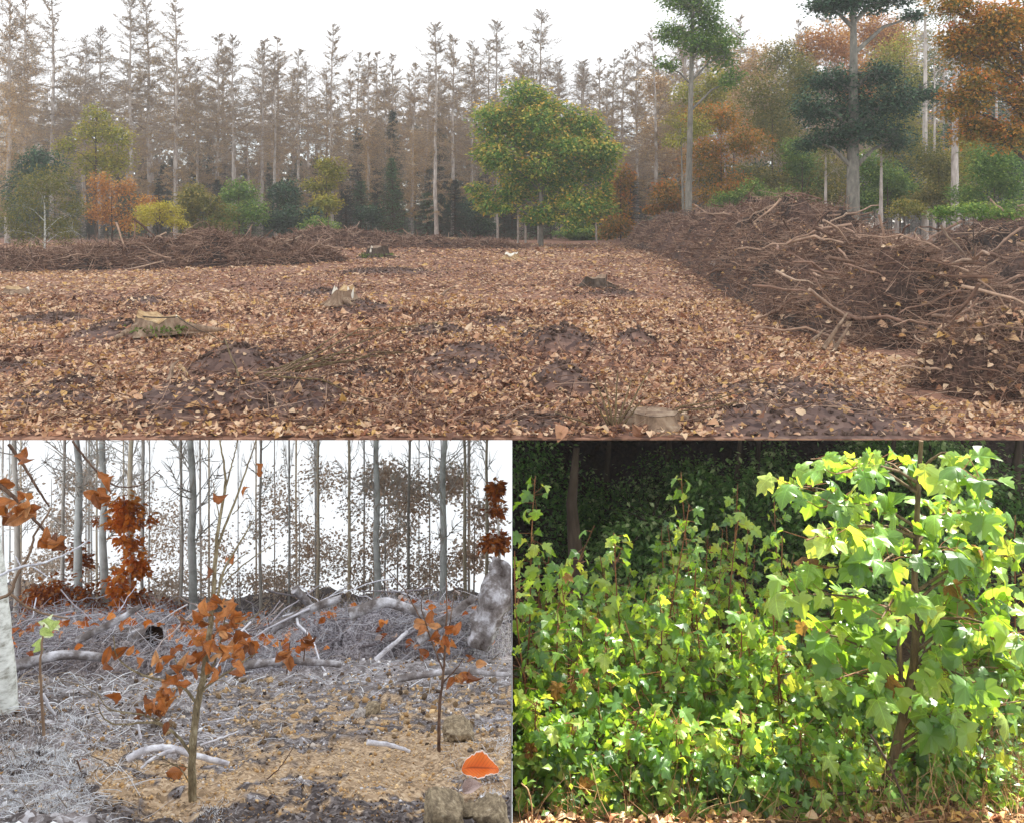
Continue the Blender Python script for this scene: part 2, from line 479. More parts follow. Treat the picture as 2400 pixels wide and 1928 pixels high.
# bare, churned-up soil: place in the frame, radius in metres, height of the hump
SOIL = [(545, 885, 0.55, 0.16), (455, 962, 0.65, 0.10), (660, 960, 0.5, 0.06), (1105, 855, 0.55, 0.10), (1040, 885, 0.4, 0.06), (1320, 825, 0.5, 0.16), (1320, 920, 0.35, 0.12),
        (1255, 990, 0.3, 0.03), (280, 800, 0.7, 0.12), (130, 945, 0.4, 0.04), (170, 905, 0.3, 0.03), (1020, 785, 0.5, 0.06), (1500, 805, 0.35, 0.10), (1260, 790, 0.4, 0.05),
        (330, 710, 0.6, 0.05), (120, 755, 0.6, 0.05), (900, 640, 1.4, 0.05), (1850, 930, 0.75, 0.05), (1900, 990, 0.8, 0.04), (640, 850, 0.6, 0.05), (850, 735, 0.6, 0.1), (1440, 690, 0.6, 0.05),
        (760, 690, 0.7, 0.04), (700, 930, 0.5, 0.06), (30, 860, 0.4, 0.03), (850, 890, 0.35, 0.05), (1170, 760, 0.4, 0.04)]
SOILW = [gp(a, b) + (r * 1.2, h * 2.4) for a, b, r, h in SOIL]

def soilmask(x, y):
    s = np.zeros(np.shape(x)); hh = np.zeros(np.shape(x))
    for sx, sy, r, h in SOILW:
        d = np.sqrt((x - sx) ** 2 + ((y - sy) * 1.0) ** 2) / r
        d = d + 0.5 * fbm(np.asarray(x) * 2.2, np.asarray(y) * 2.2, 31)
        s = np.maximum(s, 1 - sstep(0.55, 1.15, d)); hh = hh + h * np.exp(-(d * 1.4) ** 2)
    return s, hh

def G(x, y):
    x = np.asarray(x, float); y = np.asarray(y, float)
    e = sstep(LEDGE_Y, LEDGE_Y + 0.5, y)
    s, hh = soilmask(x, y)
    return rise(y) + e * (hh + 0.10 * fbm(x * 0.5, y * 0.5, 3) + 0.05 * fbm(x * 2.5, y * 2.5, 9, 3) + s * 0.07 * fbm(x * 7, y * 7, 5, 3)) \
        + 0.35 * fbm(x * 0.06, y * 0.06, 12) * sstep(20, 50, y)

def grid_mesh(mb, X, Y, Z, zone=None, flip=False):
    ny, nx = X.shape
    V = np.stack([X, Y, Z], -1).reshape(-1, 3)
    i = np.arange(ny - 1)[:, None]; j = np.arange(nx - 1)[None, :]
    q = np.stack([i * nx + j, i * nx + j + 1, (i + 1) * nx + j + 1, (i + 1) * nx + j], -1).reshape(-1, 4)
    mb.add(V, quad=q[:, ::-1] if flip else q, vat=None if zone is None else zone.ravel())

def clearing():
    mb = MB()
    ys = np.concatenate([LEDGE_Y + np.linspace(0, 1, 170) ** 2.0 * 63.0, np.array([80, 100, 130, 170, 240, 400.0])])
    us = np.linspace(-1, 1, 260)
    Yg, U = np.meshgrid(ys, us, indexing='ij')
    Xg = U * (Yg * 0.64 + 1.0 + sstep(60, 100, Yg) * 30)
    Z = G(Xg, Yg); s, _ = soilmask(Xg, Yg)
    grid_mesh(mb, Xg, Yg, Z, s)
    ys2 = np.array([LEDGE_Y, LEDGE_Y + 1.0, 12.0, 20, 60, 400])
    Yg, U = np.meshgrid(ys2, np.linspace(-1, 1, 3), indexing='ij')
    Xg = U * (Yg * 0.64 + 1.0 + sstep(60, 100, Yg) * 30)
    Z2 = np.where(Yg <= LEDGE_Y, -0.012, -0.012 - np.minimum(0.17 * (Yg - LEDGE_Y), 1.2))
    grid_mesh(mb, Xg, Yg, Z2, np.ones_like(Xg), flip=True)
    mb.add([(-5.3, LEDGE_Y, -0.012), (5.3, LEDGE_Y, -0.012), (5.3, LEDGE_Y, 0.0), (-5.3, LEDGE_Y, 0.0)], quad=[(0, 1, 2, 3)], vat=np.zeros(4))
    return tag(mb.build('clearing_ground', M['clearing']), kind='structure')
ground_top = clearing()

# where the brush piles stand: spine (x, y), half width, height
PILE_R = [(5.6, 11.0, 1.4, 0.75), (6.0, 13.5, 1.8, 1.0), (6.6, 17.0, 2.1, 1.2), (7.5, 22, 2.4, 1.75), (8.3, 27, 2.6, 1.9), (9.0, 34, 2.6, 1.9), (9.2, 42, 2.5, 1.9), (9.1, 50, 2.3, 1.7), (8.6, 56, 1.8, 0.9)]
PILE_R2 = [(9.3, 14.5, 1.8, 0.95), (11.6, 20, 2.5, 1.3), (15, 27, 3.0, 1.6)]
PILE_N = [(4.1, 8.3, 0.5, 0.35), (4.75, 8.6, 0.85, 0.75), (5.6, 8.9, 0.9, 0.85), (6.4, 9.2, 0.8, 0.8)]
PILE_L = [(-19.5, 28.0, 1.5, 0.8), (-17.0, 30, 2.0, 0.6), (-14.3, 32, 2.3, 0.8), (-11.6, 33.5, 2.4, 1.1), (-9.3, 35, 2.2, 0.75), (-7.4, 36.5, 1.8, 0.55)]
PILE_M = [(-13.5, 49, 1.6, 0.5), (-11.2, 49.5, 2.0, 0.85), (-9.0, 50, 2.2, 1.0), (-6.5, 51, 2.0, 0.75), (-3.0, 52, 1.8, 0.55), (0.5, 53, 1.5, 0.35)]

def spine(P, n=60):
    P = np.array(P, float); t = np.linspace(0, len(P) - 1, n)
    return np.stack([np.interp(t, np.arange(len(P)), P[:, k]) for k in range(4)], 1)

def in_pile(x, y, P, grow=1.0):
    S = spine(P, 80)
    d = np.min(np.sqrt((x[:, None] - S[None, :, 0]) ** 2 + (y[:, None] - S[None, :, 1]) ** 2) / (S[None, :, 2] * grow), axis=1)
    return d < 1

ALLP = [PILE_R, PILE_N, PILE_L, PILE_M, PILE_R2]

def litter():
    mb = MB()
    zones = [(LEDGE_Y + 0.02, 9.5, 900, 0.052), (9.5, 13, 560, 0.06), (13, 19, 260, 0.074), (19, 28, 120, 0.092), (28, 40, 52, 0.12), (40, 58, 18, 0.16)]
    big = []
    for y0, y1, dens, size in zones:
        wid = 1.18 * y1
        N = int(dens * wid * (y1 - y0))
        x = rng.uniform(-wid / 2, wid / 2, N); y = rng.uniform(y0, y1, N)
        keep = np.abs(x) < 0.6 * y + 0.3
        s, _ = soilmask(x, y)
        patch = vnoise(x * 0.8, y * 0.8, 77)
        keep &= rng.random(N) > s * 0.74
        keep &= rng.random(N) < 0.35 + 0.9 * patch
        for P in ALLP:
            keep &= ~(in_pile(x, y, P, 0.85))
        x, y = x[keep], y[keep]; N = len(x)
        nor = norm(np.stack([rng.normal(0, 0.42, N), rng.normal(0, 0.42, N), np.ones(N)], 1))
        a = rng.uniform(0, 2 * math.pi, N)
        tip = np.stack([np.cos(a), np.sin(a), rng.normal(0, 0.25, N)], 1)
        X, Yv, Z = leaf_axes(N, tip, nor)
        S = size * np.exp(rng.normal(-0.08, 0.33, N))
        P = np.stack([x, y, G(x, y) + rng.uniform(0.004, 0.03, N) + 0.12 * S], 1) - Yv * (S * 0.5)[:, None]
        c = np.clip(rng.normal(0.37, 0.27, N) + 0.6 * (vnoise(x * 0.45, y * 0.45, 5) - 0.5), 0, 1)
        sel = rng.integers(0, 3, N)
        if y0 < 7:
            order = np.argsort(y)
            pick = order[(y[order] > LEDGE_Y + 0.06)][:300]
            big = [(X[k], Yv[k], Z[k], P[k], S[k]) for k in pick]
            sel[pick] = -1
        for t, T in enumerate((OVAL, OVAL2, OVAL3) if y0 < 15 else (SIMPLE, WIDE, SIMPLE)):
            k = sel == t
            scatter(mb, T[0], T[1], X[k], Yv[k], Z[k], P[k], S[k], c[k])
    o = mb.build('leaf_litter', M['litter'], ground_top, smooth=False); o['kind'] = 'stuff'
    mes = []
    for T in (OVAL, OVAL2, OVAL3):
        m1 = MB(); m1.add(T[0], tri=T[1]); mes.append(m1.mesh('fallen_leaf', M['litter_obj'], False))
    for k, (X, Y, Z, p, s) in enumerate(big):
        o = link('fallen_leaf', mes[k % 3], ground_top); o.matrix_local = mat4(X, Y, Z, p, s)
litter()

def ground_twigs():
    N = 3800; y = LEDGE_Y + 0.3 + 38 * rng.random(N) ** 1.9; x = rng.uniform(-0.58, 0.58, N) * y
    d = rvec(N); d[:, 2] = np.abs(d[:, 2]) * 0.3; d = norm(d); L = rng.uniform(0.08, 0.45, N) * (1 + y / 30)
    A = np.stack([x, np.maximum(y, LEDGE_Y + 0.5), G(x, y) + 0.03], 1)
    mb = MB(); sticks(mb, A, A + d * L[:, None], 0.004 * (0.6 + y / 14), bend=0.12, segs=3)
    o = mb.build('fallen_twigs', M['twigwood'], ground_top); o['kind'] = 'stuff'
ground_twigs()
def clods():
    """loose dark crumbs of soil on the churned patches"""
    mb = MB()
    T = np.array([(1, 0, 0), (-1, 0, 0), (0, 1, 0), (0, -1, 0), (0, 0, 0.8), (0, 0, -0.6)], float)
    tri = [(0, 2, 4), (2, 1, 4), (1, 3, 4), (3, 0, 4), (2, 0, 5), (1, 2, 5), (3, 1, 5), (0, 3, 5)]
    for sx, sy, r, h in SOILW:
        N = int(260 * r)
        x = sx + rng.normal(0, r * 0.55, N); y = np.maximum(sy + rng.normal(0, r * 0.55, N), LEDGE_Y + 0.1)
        A = rvec(N); X, Y, Z = leaf_axes(N, A, rvec(N))
        S = rng.uniform(0.008, 0.035, N) * (1 + sy / 40)
        scatter(mb, T * rng.uniform(0.6, 1.3, T.shape), tri, X, Y, Z, np.stack([x, y, G(x, y) + S * 0.2], 1), S, rng.random(N))
    o = mb.build('soil_crumbs', M['soilclod'], ground_top, smooth=False); o['kind'] = 'stuff'
clods()

# ------------------------------------------------------------------ brush piles
BRANCH_ME = []
for k in range(10):
    mb = MB(); n = 7
    t = np.linspace(0, 1, n)
    a, b = rng.uniform(-0.06, 0.06, 2)
    P = np.stack([t, a * np.sin(t * 3.1) + 0.02 * rng.normal(size=n), b * np.sin(t * 4.5) + 0.02 * rng.normal(size=n)], 1)
    tube(mb, P, np.linspace(0.017, 0.008, n) * rng.uniform(0.5, 1.6), 6)
    for j in range(k % 4):
        i = rng.integers(2, n - 1); d = norm(np.array([0.8, rng.normal(0, 0.6), rng.normal(0, 0.6)]))
        tube(mb, [P[i], P[i] + d * 0.12, P[i] + d * 0.3 + np.array([0.02, 0.02, 0])], [0.007, 0.005, 0.003], 4)
    BRANCH_ME.append(mb.mesh('branch', M['twigwood_obj']))

def pile(P, label, nbr, ntw, blen, name='brush_pile', leaves=0, dirx=None, core=True, rad=1.0, gf=None, core_mat='pilecore', twig_mat='twigwood', bmes=None, leaf_mat_='litter', xmax=None, cat='brush pile', rough=1.0, lsize=1.0):
    G = gf or globals()['G']; bmes = bmes or BRANCH_ME
    S = spine(P, 90)
    c = S[len(S) // 2]
    root = empty(name, (c[0], c[1], float(G(c[0], c[1]))))
    tag(root, label, cat)
    o0 = np.array((c[0], c[1], float(G(c[0], c[1]))))
    global CLAMP
    if gf: CLAMP = lambda V: clampB(V, o0[0])
    T = norm(np.gradient(S[:, :2], axis=0)); Nn = np.stack([-T[:, 1], T[:, 0]], 1)
    seed = int(rng.integers(1000))
    def surf(si, u):
        """si float index along the spine, u in -1..1 across"""
        i = np.clip(si, 0, len(S) - 1.001); i0 = i.astype(int); f = (i - i0)[:, None]
        s = S[i0] * (1 - f) + S[i0 + 1] * f; nn = Nn[i0] * (1 - f) + Nn[i0 + 1] * f
        x = s[:, 0] + nn[:, 0] * u * s[:, 2]; y = s[:, 1] + nn[:, 1] * u * s[:, 2]
        ends = sstep(0, 6, i) * sstep(0, 6, len(S) - 1 - i)
        prof = np.clip(1 - np.abs(u) ** 2.2, 0, 1) ** 0.75
        z = G(x, y) - 0.03 + ends * prof * s[:, 3] * (0.9 + 1.1 * fbm(x * 0.55, y * 0.55, seed) + 0.9 * fbm(x * 1.7, y * 1.7, seed + 5))
        return np.stack([x, y, z], 1)
    if core:
        mb = MB()
        I, U = np.meshgrid(np.linspace(0, len(S) - 1, 150), np.linspace(-1, 1, 50), indexing='ij')
        V = surf(I.ravel(), U.ravel())
        V[:, 2] -= (0.06 - 0.09 * rng.random(len(V))) * rough
        V -= o0
        grid_mesh(mb, V[:, 0].reshape(I.shape), V[:, 1].reshape(I.shape), V[:, 2].reshape(I.shape),
                  sstep(0.35, 0.75, vnoise(V[:, 0] * 0.9, V[:, 1] * 0.9 + 3, seed + 3)), flip=True)
        mb.build('heap', M[core_mat], root, smooth=False)
    def where(N):
        return surf(rng.uniform(1, len(S) - 2, N), rng.uniform(-1, 1, N) * rng.choice([0.95, 1.0, 1.22], N, p=[0.6, 0.25, 0.15]))
    # fine twigs: too many to count
    A = where(ntw); d = rvec(ntw); d[:, 2] = np.abs(d[:, 2]) * 0.55 - 0.1
    d = norm(d)
    L = blen * rng.uniform(0.25, 0.8, ntw)
    dist = A[:, 1] / 20.0
    mb = MB()
    A = A + np.array([0, 0, 0.04 * rough]) - o0
    sticks(mb, A - d * (L * 0.35)[:, None], A + d * (L * 0.65)[:, None], 0.006 * rad * np.clip(dist, 0.15 if gf else 0.5, 2.2) * rng.uniform(0.6, 1.6, ntw), bend=0.14, segs=1 if c[1] > 25 else 2)
    o = mb.build('twigs', M[twig_mat], root); o['kind'] = 'stuff'
    # branches that can be told apart
    A = where(nbr); d = rvec(nbr)
    if dirx is not None: d = norm(d + np.array(dirx) * rng.choice([-1, 1], nbr)[:, None])
    d[:, 2] *= 0.45; d = norm(d)
    L = blen * rng.uniform(0.5, 2.0, nbr)
    Fr = frames(d)
    for k in range(nbr):
        p = A[k] + np.array([0, 0, 0.15 * rough]) - d[k] * L[k] * 0.5 - o0
        if xmax is not None and A[k][0] + L[k] * 0.5 * abs(d[k][0]) > xmax: continue
        o = link('branch', bmes[k % 10], root)
        Mx = mat4(d[k], Fr[1][k], Fr[2][k], p, L[k])
        o.matrix_local = Mx
    if leaves:
        mb = MB(); A = where(leaves); a = rng.uniform(0, 6.283, leaves)
        X, Y, Z = leaf_axes(leaves, np.stack([np.cos(a), np.sin(a), rng.normal(0, 0.4, leaves)], 1), rvec(leaves) + np.array([0, -0.5, 1.2]))
        scatter(mb, OVAL2[0], OVAL2[1], X, Y, Z, A + np.array([0, 0, 0.06]) - o0, lsize * rng.uniform(0.06, 0.11, leaves), np.clip(rng.normal(0.5, 0.25, leaves), 0, 1))
        o = mb.build('dry_leaves', M[leaf_mat_], root, smooth=False); o['kind'] = 'stuff'
    CLAMP = None
    return root
pile(PILE_R, 'long high brush pile of brown branches along the right side of the clearing', 300, 26000, 0.9, leaves=1800, dirx=(0.9, -0.3, 0.1))
pile(PILE_R2, 'brush pile behind the long high pile at the right edge below the orange trees', 90, 5000, 1.0, leaves=500)
pile(PILE_N, 'low dark heap of earth, roots and twigs in the right front corner of the clearing', 70, 5000, 0.5, name='root_heap', leaves=700, rad=0.8)
pile(PILE_L, 'wide grey-brown brush pile in front of the yellow shrubs at the left', 140, 11000, 1.0, leaves=300, rad=1.3)
pile(PILE_M, 'low strip of brushwood and chips along the forest edge behind the stumps', 80, 5000, 0.9, leaves=400, rad=1.5)

# ------------------------------------------------------------------ tree stumps
def stump(px, row, wid, hgt, label, top='wood_cut', side='wood_old', spl=0.3, moss=False, roots=5, nsp=0, seed=0):
    x, y = gp(px, row); z = float(G(x, y))
    r = np.random.default_rng(seed + 100)
    R = 0.86 * wid / F * y / 2; h = 0.66 * hgt / F * y
    root = empty('tree_stump', (x, y, z)); tag(root, label, 'stump', 'stumps left in the clearing')
    n = 22; a = np.arange(n) * 2 * math.pi / n
    flare = 1 + 0.25 * np.sin(a * 3 + r.uniform(0, 6)) * r.uniform(0.4, 1) + 0.12 * np.sin(a * 7 + 1)
    mb = MB(); rings = []
    prof = ((0, 1.45), (0.15, 1.2), (0.4, 1.03), (0.75, 0.95), (1.0, 0.93))
    jag = h * spl * (0.55 * np.sin(a + r.uniform(0, 6)) + 0.45 * np.sin(2 * a + r.uniform(0, 6)) + 0.35 * np.sin(5 * a + r.uniform(0, 6)) + 0.2 * r.uniform(-1, 1, n))
    for t, k in prof:
        rr = R * k * (1 + (flare - 1) * (1.3 - t))
        rings.append(np.stack([np.cos(a) * rr, np.sin(a) * rr, np.full(n, h * t - 0.04 * (t == 0)) + jag * (t ** 3)], 1))
    V = np.concatenate(rings); q = []
    for i in range(len(prof) - 1):
        for j in range(n):
            q.append((i * n + j, i * n + (j + 1) % n, (i + 1) * n + (j + 1) % n, (i + 1) * n + j))
    mb.add(V, quad=q); mb.build('bark', M[side], root)
    mb = MB(); top_r = rings[-1]
    inner = top_r * np.array([0.5, 0.5, 1]); inner[:, 2] = h * 0.96 + jag * 0.3 + r.uniform(-0.02, 0.02, n) * h
    c = np.array([[0, 0, h * 0.95]])
    V = np.concatenate([top_r * np.array([0.985, 0.985, 1]) + np.array([0, 0, 0.003]), inner, c]); q = [(j, (j + 1) % n, n + (j + 1) % n, n + j) for j in range(n)]
    mb.add(V, quad=q, tri=[(n + j, n + (j + 1) % n, 2 * n) for j in range(n)])
    mb.build('cut_face', M[top], root, smooth=False)
    for k in range(roots):
        b = r.uniform(0.1, 2.6) if STUMP_BACK else r.uniform(0, 6.283); L = R * r.uniform(1.0, 2.2)
        mb = MB(); t = np.linspace(0, 1, 6)
        P = np.stack([np.cos(b + 0.4 * t) * (R * 0.8 + L * t), np.sin(b + 0.4 * t) * (R * 0.8 + L * t), h * 0.28 * (1 - t) ** 2 - 0.02 * t], 1)
        tube(mb, P, R * np.linspace(0.3, 0.06, 6), 7, wob=0.1); mb.build('root', M[side], root)
    for k in range(nsp):
        b = r.uniform(2.5, 6.9); mb = MB(); rr = R * r.uniform(0.5, 0.95)
        p0 = np.array([math.cos(b) * rr, math.sin(b) * rr, h * 0.3]); p1 = p0 + np.array([r.normal(0, 0.1) * R, r.normal(0, 0.1) * R, h * r.uniform(0.5, 1.1)])
        tube(mb, [p0, (p0 + p1) / 2, p1], np.array([0.3, 0.22, 0.02]) * R * r.uniform(0.5, 1), 5, wob=0.2); mb.build('splinter', M['white_wood'], root)
    if moss:
        mb = MB(); N = 350; b = r.uniform(0, 6.283, N); rr = R * r.uniform(1.0, 1.55, N)
        X, Y, Z = leaf_axes(N, rvec(N), rvec(N))
        scatter(mb, SIMPLE[0], SIMPLE[1], X, Y, Z, np.stack([np.cos(b) * rr, np.sin(b) * rr, h * r.uniform(0.0, 0.35, N)], 1), R * 0.22, r.random(N))
        o = mb.build('moss', M['moss'], root); o['kind'] = 'stuff'
    return root
STUMP_BACK = True
stump(1535, 998, 140, 44, 'broad sawn stump with shoots cut by the front edge of the clearing', 'wood_old', 'wood_old', 0.08, roots=5, seed=1)
STUMP_BACK = False
stump(370, 800, 120, 48, 'splintered pale stump with dark mossy roots in the left front of the clearing', 'wood_cut', 'wood_old', 0.4, True, 6, 4, 2)
stump(805, 735, 66, 45, 'torn stump with white splinters and dark roots left of centre', 'wood_cut', 'wood_old', 0.4, False, 7, 5, 3)
stump(1397, 672, 66, 36, 'dark weathered stump standing alone before the long brush pile', 'wood_old', 'brown_bark', 0.25, False, 6, 0, 4)
stump(1045, 577, 62, 30, 'wide pale yellow sawn stump on the crest left of the green beech', 'wood_cut', 'wood_cut', 0.15, False, 4, 3, 5)
stump(885, 606, 60, 40, 'dark stump with green moss and a white patch at its foot', 'wood_old', 'brown_bark', 0.15, True, 4, 2, 6)
stump(1152, 577, 22, 14, 'small white stump on the crest below the green beech', 'white_wood', 'white_wood', 0.3, False, 3, 1, 7)
stump(1200, 612, 40, 20, 'low pale splintered stump in front of the green beech', 'white_wood', 'wood_cut', 0.4, False, 5, 3, 8)
stump(42, 690, 60, 22, 'pale broken stump at the left edge of the clearing', 'wood_cut', 'wood_old', 0.4, False, 5, 4, 9)
stump(352, 628, 14, 32, 'thin upright splintered stump in front of the grey-brown pile', 'white_wood', 'white_wood', 0.6, False, 2, 2, 10)

# ------------------------------------------------------------------ loose branches and shoots in the clearing
def stick_thing(name, label, cat, paths, r, mat, group=None):
    p0 = paths[0][0]
    root = empty(name, tuple(p0)); tag(root, label, cat, group)
    for P in paths:
        P = np.array(P) - np.array(p0)
        t = np.linspace(0, 1, 9)
        idx = np.linspace(0, len(P) - 1, 9)
        Q = np.stack([np.interp(idx, np.arange(len(P)), P[:, k]) for k in range(3)], 1)
        L = np.linalg.norm(Q[-1] - Q[0])
        Q[1:-1] += rng.normal(0, 0.006 * L, (7, 3))
        mb = MB(); tube(mb, Q, np.linspace(r, r * 0.35, 9), 5); mb.build('stem', M[mat], root)
    return root
M['shoot'] = bark_mat('green brown shoot', '#4d3f2c', '#6f5d43', '#8a7a58', 30, 5)
def ground_stick(px0, r0, px1, r1, lift=0.05, lift1=0.1):
    x0, y0 = gp(px0, r0); x1, y1 = gp(px1, r1)
    a = np.array((x0, y0, float(G(x0, y0)) + lift)); b = np.array((x1, y1, float(G(x1, y1)) + lift1))
    return [a, (a + b) / 2 + np.array([0, 0, lift1 * 0.8]), b]
stick_thing('cut_shoots', 'sprouting brown shoots round the broad sawn stump at the front edge', 'shoots',
            [[np.array(W(1440, 1020, 7.0))] + [W(px, row, 7.0 + dy)] for px, row, dy in ((1385, 925, 0.1), (1395, 880, 0.2), (1418, 900, 0.0), (1448, 868, 0.1), (1480, 890, 0.2), (1530, 850, 0.3), (1405, 960, -0.05), (1510, 930, 0.1))]
            + [[W(1440, 1020, 7.0), W(1600, 955, 7.2), W(1760, 912, 7.5)], [W(1440, 1022, 7.0), W(1580, 968, 7.1), W(1730, 942, 7.3)], [W(1436, 1020, 7.0), W(1360, 985, 7.05), W(1300, 965, 7.2)]], 0.012, 'shoot')
stick_thing('branch_bundle', 'fan of long thin twigs on the soil heap left of centre', 'branches',
            [ground_stick(600 + k * 9, 955 - k * 5, 780 + 37 * k + rng.uniform(-25, 25), 905 - 14 * k + rng.uniform(-25, 25), 0.05, rng.uniform(0.05, 0.3)) for k in range(9)]
            + [ground_stick(620, 960, 890, 968), ground_stick(560, 930, 500, 860, 0.1, 0.25)], 0.011, 'shoot')
stick_thing('thin_branch', 'long thin dark branch arching over the splintered pale stump', 'branch', [ground_stick(325, 800, 520, 835, 0.12, 0.16)], 0.012, 'brown_bark')
stick_thing('thin_branch', 'thin branch lying in the leaves at the lower left corner of the clearing', 'branch', [ground_stick(20, 990, 330, 880, 0.03, 0.05)], 0.007, 'brown_bark')
stick_thing('wood_chunk', 'orange-brown split wood stake leaning on the soil heap', 'wood', [ground_stick(388, 935, 418, 890, 0.02, 0.1)], 0.03, 'wood_old')
stick_thing('wood_chunk', 'short pale split wood piece beside the leaning stake', 'wood', [ground_stick(422, 895, 445, 915, 0.06, 0.05)], 0.025, 'wood_cut')
stick_thing('short_branch', 'short brown branch lying among leaves in the middle of the clearing', 'branch', [ground_stick(1035, 695, 1068, 682, 0.03, 0.06)], 0.03, 'wood_old')
stick_thing('log', 'thick cut log at the foot of the long brush pile', 'log', [ground_stick(1655, 640, 1712, 676, 0.22, 0.25)], 0.2, 'larch_bark')
for k, (a, b, c, d, rr) in enumerate(((1930, 818, 1985, 735, 0.035), (1955, 822, 1995, 755, 0.03), (1905, 800, 1935, 770, 0.028), (1965, 830, 1950, 790, 0.025))):
    x0, y0 = gp(a, b)
    stick_thing('sawn_stick', 'bare sawn stick at the near end of the long brush pile, ' + ORD[k] + ' of four', 'stick', [[W(a, b, 11.0), W((a + c) / 2, (b + d) / 2, 11.1), W(c, d, 11.3)]], rr, 'wood_old')

# ------------------------------------------------------------------ larches and other conifers
def larch(seed, h, cs, nb, lmax, needles, needle_mat, label, tilt=0.0, lowtuft=0.0, twig=1.0):
    needles = int(needles * 3.2); lmax = lmax * 1.65; nb = int(nb * 1.2)
    r = np.random.default_rng(seed)
    root = empty('larch', (0, 0, 0)); tag(root, label, 'larch')
    n = 14; t = np.linspace(0, 1, n)
    sw = np.cumsum(r.normal(0, 0.05, (n, 2)), axis=0); sw -= sw[0]
    P = np.stack([sw[:, 0] + tilt * t * h, sw[:, 1], t * h], 1)
    r0 = 0.0098 * h
    mb = MB(); tube(mb, P, r0 * (1 - t) ** 0.8 + 0.018, 9, wob=0.05); mb.build('trunk', M['larch_bark'], root)
    zs = np.sort(np.concatenate([cs + (1 - cs) * r.random(nb) ** 0.85, r.uniform(0.12, cs, max(2, nb // 5))]))
    zs = np.clip(zs, 0.05, 0.985)
    tt = np.clip((zs - cs) / (1 - cs), 0, 1)
    L = lmax * (1 - tt) ** 0.75 * r.uniform(0.25, 1.15, len(zs)) + 0.25
    L = np.where(zs < cs, L * 0.35, L)
    az = r.uniform(0, 2 * math.pi, len(zs))
    el = np.radians(-10 + 48 * tt + r.normal(0, 15, len(zs)))
    base = np.stack([np.interp(zs, t, P[:, 0]), np.interp(zs, t, P[:, 1]), zs * h], 1)
    d = np.stack([np.cos(az) * np.cos(el), np.sin(az) * np.cos(el), np.sin(el)], 1)
    mb = MB()
    sticks(mb, base, base + d * L[:, None], 0.034 * (1.15 - tt), 0.009, 0.10, segs=3, rnd=r.random(len(zs)))
    k = int(30 * twig)
    bi = np.repeat(np.arange(len(zs)), k); u = r.uniform(0.15, 1.0, len(bi))
    A = base[bi] + d[bi] * (L[bi] * u)[:, None]
    td = norm(d[bi] * 0.7 + rvec(len(bi)) * np.array([0.9, 0.9, 0.75]) + np.array([0, 0, 0.05]))
    tl = L[bi] * r.uniform(0.12, 0.42, len(bi)) * (1.15 - 0.6 * u)
    B = A + td * tl[:, None]
    sticks(mb, A, B, 0.016, 0.008, 0.08, segs=1)
    o = mb.build('branches', M['larch_twig'], root); o['kind'] = 'stuff'
    if needles:
        mb = MB()
        pw = (1.12 - tt[bi]) ** 1.6; j = r.choice(len(A), needles, p=pw / pw.sum()); u = r.random(needles)
        Pn = A[j] + (B[j] - A[j]) * u[:, None]
        if lowtuft:
            m_ = int(needles * lowtuft); zz = r.uniform(0.18, 0.62, m_) * h; a = r.uniform(0, 6.283, m_); rr = np.abs(r.normal(0, 0.55, m_))
            Pn[:m_] = np.stack([np.interp(zz / h, t, P[:, 0]) + np.cos(a) * rr, np.sin(a) * rr, zz], 1)
        X, Y, Z = leaf_axes(needles, rvec(needles), rvec(needles))
        scatter(mb, FLAKE[0], FLAKE[1], X, Y, Z, Pn, r.uniform(0.08, 0.2, needles), r.random(needles))
        o = mb.build('needles', M[needle_mat], root, smooth=False); o['kind'] = 'stuff'
    return root

def spruce(seed, h, w_, mat, n=5200, cs=0.06):
    r = np.random.default_rng(seed)
    root = empty('spruce', (0, 0, 0)); tag(root, 'x', 'spruce')
    mb = MB(); tube(mb, [(0, 0, -0.1), (0.03, 0, h * 0.5), (0, 0, h)], [0.012 * h, 0.008 * h, 0.01], 8); mb.build('trunk', M['brown_bark'], root)
    nb = int(26 * h ** 0.55); mb = MB()
    zs = np.linspace(cs, 0.97, nb); bi = np.repeat(np.arange(nb), 7); zz = zs[bi] + r.normal(0, 0.006, len(bi))
    az = r.uniform(0, 6.283, len(bi)); L = w_ * (1 - zz) ** 0.85 * r.uniform(0.6, 1.1, len(bi)) + 0.08
    d = np.stack([np.cos(az), np.sin(az), -0.25 + 0.5 * zz], 1)
    base = np.stack([0 * zz, 0 * zz, zz * h], 1)
    sticks(mb, base, base + d * L[:, None], 0.02, 0.006, 0.05, segs=2)
    o = mb.build('branches', M['brown_bark'], root); o['kind'] = 'stuff'
    j = r.integers(0, len(bi), n); u = r.uniform(0.1, 1.05, n)
    P = base[j] + d[j] * (L[j] * u)[:, None] + r.normal(0, 0.05, (n, 3)) * np.array([1.5, 1.5, 1])
    X, Y, Z = leaf_axes(n, d[j] + 0.6 * rvec(n) + np.array([0, 0, -0.2]), np.array([0, 0, 1]) + 0.5 * rvec(n))
    mb = MB(); scatter(mb, SIMPLE[0] * np.array([0.7, 1, 1]), SIMPLE[1], X, Y, Z, P, r.uniform(0.5, 1.0, n) * 0.022 * h ** 0.75 + 0.08, np.clip(r.normal(0.5, 0.25, n), 0, 1))
    o = mb.build('needles', M[mat], root, smooth=False); o['kind'] = 'stuff'
    return root

